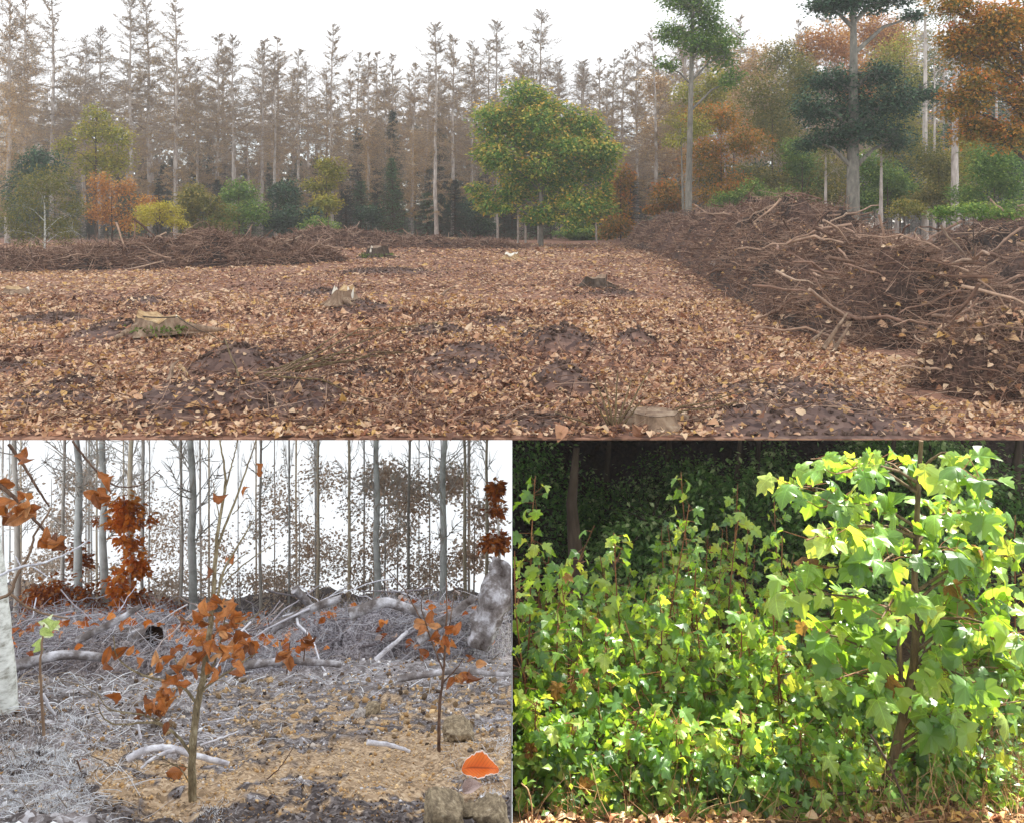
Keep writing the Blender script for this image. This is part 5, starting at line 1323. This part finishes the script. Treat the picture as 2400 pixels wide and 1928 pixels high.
# ------------------------------------------------------------------ bare wood behind the frosty slope
def bare_tree(seed, bark, twig, crown=0.35):
    r = np.random.default_rng(seed)
    root = empty('bare_tree', (0, 0, 0)); tag(root, 'x', 'tree')
    n = 12; t = np.linspace(0, 1, n); sw = np.cumsum(r.normal(0, 0.0045, (n, 2)), 0); sw -= sw[0]
    P = np.stack([sw[:, 0], sw[:, 1], t], 1)
    mb = MB(); tube(mb, P, np.linspace(0.022, 0.014, n), 8, wob=0.05); mb.build('trunk', M[bark], root)
    N = 13; zs = r.uniform(crown, 0.98, N); a = r.uniform(0, 6.283, N); el = r.uniform(0.3, 1.1, N); L = r.uniform(0.1, 0.3, N)
    b = np.stack([np.interp(zs, t, P[:, 0]), np.interp(zs, t, P[:, 1]), zs], 1); d = np.stack([np.cos(a) * np.cos(el), np.sin(a) * np.cos(el), np.sin(el)], 1)
    e = b + d * L[:, None]; e[:, 2] = np.minimum(e[:, 2], 1.0)
    mb = MB(); sticks(mb, b, e, 0.004, 0.0015, 0.1, segs=3)
    bi = np.repeat(np.arange(N), 9); u = r.uniform(0.2, 1, len(bi)); A = b[bi] + (e - b)[bi] * u[:, None]; B = A + norm(d[bi] + 0.9 * rvec(len(bi))) * r.uniform(0.03, 0.12, len(bi))[:, None]
    B[:, 2] = np.minimum(B[:, 2], 1.0); sticks(mb, A, B, 0.0025, 0.001, 0.1)
    o = mb.build('branches', M[twig], root); o['kind'] = 'stuff'
    return root
M['pale_twig'] = rnd_mat('frosted pale twig', ['#cdbfb2', '#e0d6cc', '#f0ebe6'])  # twig colour lightened too, against the shade under the ledge
M['mist_bark'] = bark_mat('frosted grey brown bark', '#b9aea3', '#dad2ca', '#efebe6', 8, 3)  # bark colour lightened to make up for the ledge's shade
M['warm_bark'] = bark_mat('warm pale bark', '#d8c3a4', '#f0dfc4', '#f7eddd', 8, 5)  # warm sunlight on the trunks is put into this bark colour
BT = [bare_tree(701, 'birch_bark', 'pale_twig'), bare_tree(702, 'mist_bark', 'pale_twig'), bare_tree(703, 'warm_bark', 'pale_twig', 0.5), bare_tree(704, 'mist_bark', 'pale_twig', 0.2)]
CLAMP = None
usedB = [False] * 4
def bt(v, px, y, wpx, label, group=None):
    x = (px - 1200) / F * y
    z0 = float(zB(x, y)) - 0.05; z1 = -0.012 - min(0.17 * (y - LEDGE_Y), 1.2) - 0.06
    f = not usedB[v]; usedB[v] = True
    o = BT[v] if f else copy_tree(BT[v])
    h = z1 - z0; rr = wpx / 2 * y / F / 0.02
    o.location = (x, y, z0); o.scale = (rr * 0.9, rr * 0.9, h); o.rotation_euler = (0, 0, random.uniform(0, 6.28))
    tag(o, label, None, group)
random.seed(21)
MAIN = [(35, 9, 16, 1), (150, 11, 10, 1), (188, 10, 22, 0), (246, 9.5, 20, 0), (304, 9, 16, 2), (335, 12, 8, 1), (422, 10, 8, 3), (455, 9.5, 22, 0), (612, 10, 8, 1), (745, 11, 8, 2), (818, 10, 9, 2), (885, 9.5, 18, 0), (960, 12, 9, 1), (1035, 9.5, 20, 0), (1090, 11, 10, 2), (1140, 12, 9, 2)]
for k, (px, y, wpx, v) in enumerate(MAIN):
    bt(v, px, y, wpx, ('white birch' if v == 0 else 'sunlit pale trunk' if v == 2 else 'grey-brown bare trunk') + ' behind the frosty slope, ' + ORD[k] + ' from the left', 'bare trees behind the frosty slope')
for k in range(34):
    y = random.uniform(13, 34); px = random.uniform(0, 1150)
    if (px - 1200) / F * y > -0.35: continue
    bt(random.choice([0, 0, 1, 3, 2, 2]), px, y, random.uniform(2.5, 6), 'thin distant bare trunk in the pale wood behind the frosty slope', 'thin distant bare trunks')
CLAMP = None
def rust_shrub(px, y, items, n, label, seed, mat='rustleaf', size=0.06, flat=0.6):
    global CLAMP
    x = (px - 1200) / F * y; z = float(zB(x, y)) - 0.02; base = np.array((x, y, z))
    it = lobes_px(y, base, items, 1.0); topz = max(i[2] for i in it)
    CLAMP = lambda V: clampB(V, x)
    broadleaf('autumn_shrub', label, 'shrub', tuple(base), [(0, 0, -0.05), (0.02, 0, topz * 0.5), (0, 0, topz)], it, n, size, mat, 'mist_bark', seed, 0.4, 'autumn shrubs behind the frosty slope', r0=0.02, flat=flat)
    CLAMP = None
M['faintleaf'] = leaf_mat('faint dry leaves', ['#cfae90', '#dcc6b0', '#e2d8cf', '#e8d4c0'], 0.8)  # pale translucent colour stands in for a veil of haze and blur
M['glowleaf'] = leaf_mat('glowing orange leaves', ['#c7691f', '#df842d', '#ee9d45', '#f0b268'], 0.4)  # sunlit glow is put into the leaf colour, nothing shines here
rust_shrub(300, 8.6, [(300, 1190, 34, 30), (330, 1215, 34, 20), (270, 1225, 30, 16), (300, 1260, 26, 30), (310, 1320, 34, 34), (280, 1370, 40, 30)], 1500, 'glowing orange sapling in front of the sunlit pale trunk', 801, 'glowleaf', 0.07)
rust_shrub(160, 9.0, [(130, 1390, 60, 34), (200, 1400, 60, 34), (90, 1420, 50, 26), (240, 1425, 50, 24)], 1500, 'rusty shrub at the foot of the white birches', 802)
rust_shrub(350, 8.8, [(340, 1400, 50, 26), (390, 1425, 50, 20), (300, 1425, 40, 20)], 900, 'rusty low shrub right of the glowing sapling', 803)
rust_shrub(240, 10.5, [(225, 1230, 40, 20), (190, 1300, 40, 30)], 500, 'thin rusty sapling between two white birches', 804)
rust_shrub(1165, 7.6, [(1165, 1150, 26, 16), (1165, 1192, 24, 12), (1160, 1262, 34, 18)], 900, 'rusty orange leaf tufts at the right edge of the frosty slope', 805)
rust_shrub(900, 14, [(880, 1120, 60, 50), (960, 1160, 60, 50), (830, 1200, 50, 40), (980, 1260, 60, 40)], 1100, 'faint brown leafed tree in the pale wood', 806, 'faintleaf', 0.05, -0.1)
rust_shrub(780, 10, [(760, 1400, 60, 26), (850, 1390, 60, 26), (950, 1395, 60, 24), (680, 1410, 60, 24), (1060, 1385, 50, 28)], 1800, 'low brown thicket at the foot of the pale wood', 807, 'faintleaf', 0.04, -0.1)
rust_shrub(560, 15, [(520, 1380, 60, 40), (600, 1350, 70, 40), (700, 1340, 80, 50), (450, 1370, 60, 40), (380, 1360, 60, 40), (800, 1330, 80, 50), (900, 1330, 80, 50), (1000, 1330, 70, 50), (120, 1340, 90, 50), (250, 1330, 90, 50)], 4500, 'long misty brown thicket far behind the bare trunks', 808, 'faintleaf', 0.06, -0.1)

random.seed(55)
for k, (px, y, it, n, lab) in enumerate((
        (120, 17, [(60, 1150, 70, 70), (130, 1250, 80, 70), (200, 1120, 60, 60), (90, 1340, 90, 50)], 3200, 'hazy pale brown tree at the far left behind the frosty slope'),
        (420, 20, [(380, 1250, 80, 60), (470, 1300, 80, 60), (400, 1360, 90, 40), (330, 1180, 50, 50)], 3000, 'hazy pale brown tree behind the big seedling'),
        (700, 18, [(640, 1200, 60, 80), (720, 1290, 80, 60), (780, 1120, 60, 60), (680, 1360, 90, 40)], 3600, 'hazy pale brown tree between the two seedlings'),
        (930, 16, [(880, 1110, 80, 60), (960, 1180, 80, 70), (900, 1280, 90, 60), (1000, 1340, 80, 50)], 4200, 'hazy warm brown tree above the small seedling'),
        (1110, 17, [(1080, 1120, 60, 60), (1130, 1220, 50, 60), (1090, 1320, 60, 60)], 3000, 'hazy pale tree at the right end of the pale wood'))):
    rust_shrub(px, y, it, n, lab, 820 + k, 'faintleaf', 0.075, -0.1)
# ================================================================== LOWER RIGHT: sunlit maple thicket
def zR(x, y):
    return CZ - 1.35 - 0.33 * np.asarray(y, float) + 0.05 * fbm(np.asarray(x) * 3, np.asarray(y) * 3, 91)
M['thicket_ground'] = ground_mat('thicket litter', [['#3a2a1f', '#6b4f38', '#8d6d4e', '#b09070'], ['#3a2a1f', '#6b4f38', '#8d6d4e', '#b09070']], (20.0, 60.0), 0.7, 0.02)
def thicket_ground():
    mb = MB()
    Y, X = np.meshgrid(np.linspace(3.2, 22, 120), np.linspace(0, 1, 90), indexing='ij')
    X = 0.002 + X * (Y * 0.66 + 0.6)
    grid_mesh(mb, X, Y, zR(X, Y), np.zeros_like(X))
    return tag(mb.build('thicket_ground', M['thicket_ground']), kind='structure')
gthick = thicket_ground()
def clampR(V, x0=0.0):
    V = V.copy(); V[:, 0] = np.maximum(V[:, 0], 0.004 - x0); return V
GREEN = ['#31522a', '#466e32', '#5c863c', '#729a46', '#8aa850', '#9cae58']
TGREEN = ['#86ac28', '#9cc22e', '#aed038', '#bcd844', '#d4e242', '#dedc4a']
M['maple_obj'] = leaf_mat('sycamore leaf', GREEN, 0.48, 0.38, 'obj', 0.75, TGREEN, 0.25, 3.0)
M['maple_rnd'] = leaf_mat('sycamore leaves', GREEN, 0.48, 0.38, 'rnd', 0.75, TGREEN, 0.25, 12.0)
M['maple_brown'] = leaf_mat('browned sycamore leaf', ['#6d4a26', '#8a6430', '#a58038'], 0.4, 0.5, 'obj')
M['maple_bark'] = bark_mat('young maple bark', '#41362a', '#65543f', '#867256', 40, 9, 0.8, 0.5)
M['red_stem'] = bark_mat('reddish stem', '#5a3a28', '#83553a', '#a37650', 30, 6, 0.7, 0.2)
MAPLE_ME = []
add_veins(M['maple_obj'], 'maple', 0.55); add_veins(M['maple_brown'], 'maple', 0.4); add_veins(M['orangeleaf'], 'beech', -0.35)
def maple_rich(seed):
    r = np.random.default_rng(seed)
    half = [(x * r.uniform(0.85, 1.15), y + r.normal(0, 0.015)) for x, y in MAPLE_H]; half2 = [(-x * r.uniform(0.85, 1.15), y + r.normal(0, 0.015)) for x, y in reversed(half)]
    pts = np.array([(0, 0)] + half + [(0, r.uniform(0.92, 1.05))] + half2); c = np.array([0, 0.28]); n = len(pts)
    mid = c + (pts - c) * 0.55
    V = np.concatenate([c[None], mid, pts]); rad = np.hypot(V[:, 0], V[:, 1] - 0.2); ang = np.arctan2(V[:, 0], V[:, 1] - 0.2)
    f_, c_, w_, t_ = r.uniform(-0.15, 0.55), r.uniform(0.1, 1.1), r.uniform(0.03, 0.13), r.uniform(-0.4, 0.4)
    z = f_ * np.abs(V[:, 0]) - c_ * rad ** 2 + w_ * np.sin(ang * 5 + r.uniform(0, 6)) * rad * 1.5 + t_ * V[:, 0] * (V[:, 1] - 0.3)
    tri = [(0, 1 + (i + 1) % n, 1 + i) for i in range(n)]; quad = [(1 + i, 1 + (i + 1) % n, 1 + n + (i + 1) % n, 1 + n + i) for i in range(n)]
    mb = MB(); mb.add(np.stack([V[:, 0], V[:, 1], z], 1), tri=tri, quad=quad); return mb.mesh('leaf', M['maple_obj'], True)
MAPLE_ME = [maple_rich(k) for k in range(10)]
MAPLE_BR = [m.copy() for m in MAPLE_ME]
for m in MAPLE_BR: m.materials.clear(); m.materials.append(M['maple_brown'])
rb = np.random.default_rng(5)
def leaf_ok(p, s):
    return (CZ - p[2]) / p[1] > TOPS + 0.75 * s / p[1] and p[0] > 0.3 * s
def add_leaf(root, o0, p, d, s, brown=0.04):
    if not leaf_ok(p, s): return None
    tip = norm(d * 0.55 + np.array([0, -0.12, -0.75]) + rb.normal(0, 0.35, 3)); nor = norm(np.array([d[0] * 0.5, d[1] * 0.5 - 0.35, 0.75]) + rb.normal(0, 0.38, 3))
    X, Y, Z = leaf_axes(1, tip[None], nor[None])
    return mat4(X[0], Y[0], Z[0], p - o0, s)
def sapling():
    y = 4.2
    rt, p0, lines = path_thing('maple_sapling', 'tall sycamore sapling with big sunlit leaves at the right of the thicket', 'sapling', [
        ([(2055, 1900), (2085, 1810), (2110, 1710), (2128, 1620), (2143, 1547), (2148, 1447), (2143, 1336), (2148, 1224), (2154, 1113), (2159, 1032)], 12, 5, 0.05, 'trunk'),
        ([(2118, 1690), (2112, 1600), (2110, 1520), (2106, 1450), (2118, 1380)], 6, 3, -0.1, 'side_stem')], y, 'maple_bark', seg=30)
    tr = lines[0]
    ends = [(1850, 1135), (1900, 1075), (1920, 1190), (1890, 1265), (1960, 1110), (1940, 1330), (1855, 1395), (1985, 1420), (1905, 1480), (2010, 1530), (2010, 1240), (2040, 1080), (2260, 1070), (2310, 1130), (2250, 1195), (2335, 1220), (2395, 1300),
            (2300, 1350), (2372, 1420), (2405, 1500), (2330, 1560), (2280, 1470), (2400, 1640), (2240, 1290), (2050, 1340), (2230, 1420), (2060, 1460), (2330, 1680), (2020, 1620), (2240, 1610), (1960, 1590), (2300, 1610), (2210, 1700), (2385, 1570)]
    count = 0
    for k, (px, row) in enumerate(ends):
        dy = rb.uniform(-0.55, 0.35)
        e = W(px, row, y + dy)
        zt = e[2] - 0.25 * abs(px - 2148) / F * y - 0.05
        i = int(np.argmin(np.abs(tr[:, 2] - zt))); s = tr[i]
        m_ = (s + e) / 2 + np.array([0, 0, 0.06])
        mb = MB(); Q = np.array([s, (s + m_) / 2 + [0, 0, 0.015], m_, (m_ + e) / 2 + [0, 0, 0.012], e]); tube(mb, Q - p0, [0.009, 0.0075, 0.006, 0.0045, 0.003], 5); br = mb.build('branch', M['maple_bark'], rt)
        petm = MB(); A_, B_ = [], []
        n = 15; extra = MB()
        for j in range(n):
            u = 0.38 + 0.64 * j / (n - 1); b = s + (e - s) * min(u, 1.0) + np.array([0, 0, 0.06 * 4 * min(u, 1) * (1 - min(u, 1)) * 0.6])
            dd = rvec(1)[0]; dd[2] = abs(dd[2]) * 0.4; dd = norm(dd + 0.4 * norm(e - s)); L = rb.uniform(0.05, 0.14)
            p = b + dd * L; sz = rb.uniform(0.07, 0.14)
            Mx = add_leaf(rt, p0, p, dd, sz)
            if Mx is None: continue
            if j % 2 == 0 or k < 6:
                o = link('leaf', (MAPLE_BR if rb.random() < 0.03 else MAPLE_ME)[count % 10], br); o.matrix_local = Mx; count += 1
            else:
                T = MAPLE[j % 5]; V = np.array([(Mx @ Vector(q))[:] for q in T[0]]); extra.add(V, tri=T[1], rnd=rb.random() * 0.85)
            A_.append(b - p0); B_.append(p - p0)
        if A_:
            sticks(petm, np.array(A_), np.array(B_), 0.0022, 0.0015, 0.1); petm.build('leaf_stalks', M['red_stem'], br)['kind'] = 'stuff'
        if extra.n:
            o = extra.build('foliage', M['maple_rnd'], br, smooth=False); o['kind'] = 'stuff'
sapling()
def shrub(px, row_b, y, top_row, nleaf, label, k, small=1.0, parts=58):
    x = (px - 1200) / F * y; z = float(zR(x, y)); p0 = np.array((x, y, z))
    ztop = CZ - (max(top_row, 1040) - HOR) / F * y
    h = ztop - z
    root = empty('maple_shrub', tuple(p0)); tag(root, label, 'shrub', 'maple shrubs of the thicket')
    global CLAMP
    CLAMP = lambda V: clampR(V, x)
    t = np.linspace(0, 1, 10); ln = rb.normal(0, 0.07, 2)
    P = np.stack([ln[0] * t * h + 0.02 * np.sin(t * 5 + k), ln[1] * t * h, t * h - 0.03], 1)
    stems = [P]
    mb = MB(); tube(mb, P, np.linspace(0.008, 0.0025, 10), 6); mb.build('stem', M['red_stem'], root)
    for q in range(3):
        hf = rb.uniform(0.5, 0.92); aa = rb.uniform(0, 6.283); sp_ = rb.uniform(0.1, 0.3) * h
        P2 = np.stack([math.cos(aa) * sp_ * t ** 1.3 + 0.015 * np.sin(t * 6 + q), math.sin(aa) * sp_ * t ** 1.3, t * h * hf - 0.03], 1)
        stems.append(P2); mb = MB(); tube(mb, P2, np.linspace(0.006, 0.002, 10), 5); mb.build('stem', M['red_stem'], root)
    A_, B_, S_, D_ = [], [], [], []
    for j in range(nleaf):
        u = 1 - 0.93 * rb.random() ** 0.9
        Ps = stems[0 if rb.random() < 0.34 else rb.integers(1, 4)]
        b = np.array([np.interp(u, t, Ps[:, q]) for q in range(3)]); a = rb.uniform(0, 6.283); wid = (0.15 * (1 - u) + 0.05) * rb.uniform(0.25, 1.3)
        d = np.array([math.cos(a), math.sin(a), 0.2]); p = b + d * wid + np.array([0, 0, rb.normal(0, 0.03)])
        A_.append(b); B_.append(p); S_.append(small * rb.uniform(0.035, 0.1) * (0.8 + 0.3 * (1 - u))); D_.append(norm(d))
    A_, B_, S_, D_ = map(np.array, (A_, B_, S_, D_))
    ok = np.array([leaf_ok(B_[j] + p0, S_[j]) for j in range(nleaf)], bool)
    A_, B_, S_, D_ = A_[ok], B_[ok], S_[ok], D_[ok]; N = len(S_)
    if N == 0: CLAMP = None; return
    mb = MB(); sticks(mb, A_, B_, 0.002, 0.0012, 0.08, segs=1); o = mb.build('leaf_stalks', M['red_stem'], root); o['kind'] = 'stuff'
    CLAMP = None
    order = np.argsort(B_[:, 1] - 0.5 * S_)                # the nearest ones show largest
    tip = norm(D_ * 0.55 + np.array([0, -0.12, -0.6]) + rb.normal(0, 0.4, (N, 3))); nor = norm(D_ * np.array([0.7, 0.7, 0]) + np.array([0, -0.25, 0.6]) + rb.normal(0, 0.6, (N, 3)))
    X, Y, Z = leaf_axes(N, tip, nor)
    for c, j in enumerate(order[:parts]):
        o = link('leaf', (MAPLE_BR if rb.random() < 0.03 else MAPLE_ME)[(c + k) % 10], root); o.matrix_local = mat4(X[j], Y[j], Z[j], B_[j], S_[j])
    rest = order[parts:]
    if len(rest):
        mb = MB()
        for v in range(5):
            q = rest[v::5]
            if len(q): scatter(mb, MAPLE[v][0], MAPLE[v][1], X[q], Y[q], Z[q], B_[q], S_[q], rb.random(len(q)))
        CLAMP = lambda V: clampR(V, x)
        o = mb.build('foliage', M['maple_rnd'], root, smooth=False); o['kind'] = 'stuff'
        CLAMP = None
SHR = [(1212, 5.2, 1165), (1245, 4.7, 1330), (1290, 5.6, 1340), (1310, 4.6, 1500), (1355, 5.0, 1385), (1400, 5.4, 1400), (1430, 4.5, 1520), (1470, 5.8, 1330), (1500, 5.0, 1300), (1535, 5.2, 1222), (1560, 4.6, 1450), (1600, 5.6, 1290),
       (1622, 5.4, 1165), (1650, 4.8, 1380), (1690, 5.5, 1260), (1720, 5.9, 1215), (1740, 4.6, 1470), (1780, 5.2, 1300), (1815, 5.8, 1210), (1830, 4.7, 1440), (1870, 5.4, 1480), (1905, 4.9, 1530), (1950, 5.6, 1500), (1985, 5.0, 1560), (2030, 5.4, 1520),
       (2080, 5.0, 1600), (2180, 5.3, 1560), (2235, 5.0, 1620), (2290, 5.6, 1560), (2340, 5.2, 1600), (2395, 5.5, 1400), (2360, 5.9, 1250), (1260, 4.25, 1640), (1350, 4.2, 1690), (1470, 4.2, 1660), (1600, 4.2, 1680), (1720, 4.2, 1650), (1850, 4.15, 1700), (1960, 4.2, 1720), (2180, 4.3, 1740), (2290, 4.3, 1780)]
random.seed(77)
SHR = [(px, y, max(1045, top - (70 if y > 4.4 else 30))) for px, y, top in SHR] + [(1270, 5.9, 1290), (1380, 6.0, 1330), (1450, 5.9, 1300), (1570, 6.0, 1240), (1660, 6.0, 1230), (1760, 6.0, 1220), (1880, 5.9, 1380), (2000, 6.0, 1420)]
for k, (px, y, top) in enumerate(SHR):
    shrub(px, 0, y, top, 190 if y < 5.5 else 150, 'young sycamore in the sunlit thicket, ' + ORD[k] + ' stem ' + ('from the left' if k < 32 else 'counting on along the low front row' if k < 41 else 'counting on along the rear row'), k, 1.0, 40 if k < 32 else 30)

# low plants, dry grass and litter under the shrubs
def undergrowth():
    r = np.random.default_rng(111)
    mb = MB(); N = 9000
    y = r.uniform(3.95, 6.6, N); x = 0.02 + r.random(N) * (0.6 * y); z = zR(x, y) + np.abs(r.normal(0, 0.16, N))
    X, Y, Z = leaf_axes(N, rvec(N) * np.array([1, 1, 0.6]), np.array([0, -0.2, 0.8]) + 0.5 * rvec(N))
    scatter(mb, SIMPLE[0], SIMPLE[1], X, Y, Z, np.stack([x, y, z], 1), r.uniform(0.02, 0.055, N), r.random(N) * 0.8)
    o = mb.build('ground_leaves', M['maple_rnd'], gthick, smooth=False); o['kind'] = 'stuff'
    mb = MB(); N = 3500; y = r.uniform(3.9, 6.2, N); x = 0.02 + r.random(N) ** 0.8 * (0.6 * y); d = rvec(N); d[:, 2] = np.abs(d[:, 2]) + 0.5
    A = np.stack([x, y, zR(x, y)], 1); sticks(mb, A, A + norm(d) * r.uniform(0.06, 0.3, N)[:, None], 0.0022, 0.001, 0.3, segs=2)
    M['dry_grass'] = rnd_mat('dry grass', ['#6a4a34', '#98714c', '#b8936a', '#d4b48c'])
    CL = clampR(np.zeros((1, 3)))
    o = mb.build('dry_grass', M['dry_grass'], gthick); o['kind'] = 'stuff'
    mb = MB(); N = 3000; y = r.uniform(3.9, 6.0, N); x = 0.03 + r.random(N) * (0.6 * y)
    X, Y, Z = leaf_axes(N, rvec(N) * np.array([1, 1, 0.3]), np.array([0, 0, 1]) + 0.4 * rvec(N))
    scatter(mb, OVAL2[0], OVAL2[1], X, Y, Z, np.stack([x, y, zR(x, y) + 0.015], 1), r.uniform(0.03, 0.06, N), r.random(N))
    o = mb.build('leaf_litter', M['litter'], gthick, smooth=False); o['kind'] = 'stuff'
CLAMP = clampR
undergrowth()
CLAMP = None
path_thing('dead_branch', 'dark dead branch lying across the lower right of the thicket', 'branch', [([(1820, 1895), (1920, 1862), (2040, 1852), (2080, 1850)], 4, 3, 0.2, 'stem')], 3.95, 'brown_bark')
path_thing('bramble', 'thin dark arching stem in the lower right of the thicket', 'stem', [([(2040, 1720), (2090, 1800), (2120, 1880), (2150, 1935)], 3, 2, 0.1, 'stem')], 3.9, 'brown_bark')
path_thing('grass_stalk', 'dry grass stalk with a bent head at the lower left corner of the thicket', 'grass', [([(1248, 1935), (1244, 1870), (1236, 1845), (1222, 1834)], 2.2, 1.4, 0, 'stem')], 3.9, 'wood_cut')

# dark wood behind the thicket
M['shade_leaf'] = leaf_mat('shaded wood leaves', ['#44692f', '#5f8a44', '#7aa656', '#9cc06c', '#d8e8a8'], 0.45, 0.35, spec=0.9)
def dark_tree(x, y, top, lobes, n, label, seed, r0=0.1):
    global CLAMP
    z = float(zR(x, y)); CLAMP = lambda V: clampR(V, x)
    broadleaf('shaded_tree', label, 'tree', (x, y, z), [(0, 0, -0.1), (0.03, 0, (top - z) * 0.4), (-0.02, 0.03, (top - z) * 0.75), (0.02, 0, top - z)], [(a - x, b - y, c - z, p, q, s) for a, b, c, p, q, s in lobes], n, 0.062, 'shade_leaf', 'brown_bark', seed, 0.5, 'trees of the dark wood', r0=r0, flat=0.45)
    CLAMP = None
def ceil_z(y): return -0.012 - min(0.17 * (y - LEDGE_Y), 1.2) - 0.12
DT = [(0.53, 7.55, 'dark trunk standing behind the left part of the sunlit thicket', 0.10), (2.3, 9.0, 'dark leafy tree behind the middle of the thicket', 0.07), (3.6, 8.4, 'dark leafy tree behind the tall sycamore sapling', 0.07), (4.9, 8.6, 'dark trunk at the right edge behind the thicket', 0.12),
      (1.2, 11.0, 'dark tree farther back behind the left trunk of the thicket', 0.08), (3.2, 11.5, 'dark tree farther back in the middle of the dark wood', 0.08), (5.3, 11.2, 'dark tree farther back at the right of the dark wood', 0.08), (2.4, 13.5, 'rearmost dark tree closing the dark wood at the left', 0.1), (5.8, 13.8, 'rearmost dark tree closing the dark wood at the right', 0.1)]
for k, (x, y, lab, r0) in enumerate(DT):
    top = ceil_z(y); zg = float(zR(x, y)); lobes = []
    for j in range(11):
        rz = 0.38 + 0.05 * y / 8; ry = 0.55
        cz = rb.uniform(zg + 0.6, top - 0.42)
        if k == 0 and j > 4: continue
        if k == 0: lobes.append((1.1 + rb.uniform(-0.2, 0.4), 8.4, rb.uniform(zg + 0.3, top - 0.9), 0.5, 0.4, 0.3)); continue
        lobes.append((max(0.45, x + rb.uniform(-1.15, 1.15)), y + rb.uniform(-0.5, 0.6), min(cz, ceil_z(y - 0.6) - rz * 1.15), 0.6, ry, rz))
    dark_tree(x, y, top, lobes, 9500, lab, 900 + k, r0)
def bank():  # added wall that keeps the white sky from showing between the trees
    mb = MB(); X, Z = np.meshgrid(np.linspace(0.004, 11, 40), np.linspace(-6.6, -1.3, 24), indexing='ij')
    Y = 16 + 0.6 * fbm(X * 0.8, Z * 0.8, 7)
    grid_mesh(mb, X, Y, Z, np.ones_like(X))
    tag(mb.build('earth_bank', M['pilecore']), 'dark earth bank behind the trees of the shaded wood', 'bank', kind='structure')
bank()

# ------------------------------------------------------------------ haze over the whole place
def haze(density):
    import bmesh
    me = bpy.data.meshes.new('haze'); bm = bmesh.new(); bmesh.ops.create_cube(bm, size=1.0); bm.to_mesh(me); bm.free()
    o = link('haze', me); o.scale = (260, 186, 60); o.location = (0, 83, 9.0)
    m = bpy.data.materials.new('haze'); m.use_nodes = True; n = m.node_tree.nodes; n.clear()
    out = n.new('ShaderNodeOutputMaterial'); v = n.new('ShaderNodeVolumePrincipled'); v.inputs['Color'].default_value = (0.97, 0.98, 1, 1); v.inputs['Density'].default_value = density
    m.node_tree.links.new(v.outputs[0], out.inputs['Volume']); me.materials.append(m)
    tag(o, 'thin pale autumn haze over the clearing', 'haze', kind='stuff')
HAZE = 0.0011
if HAZE: haze(HAZE)
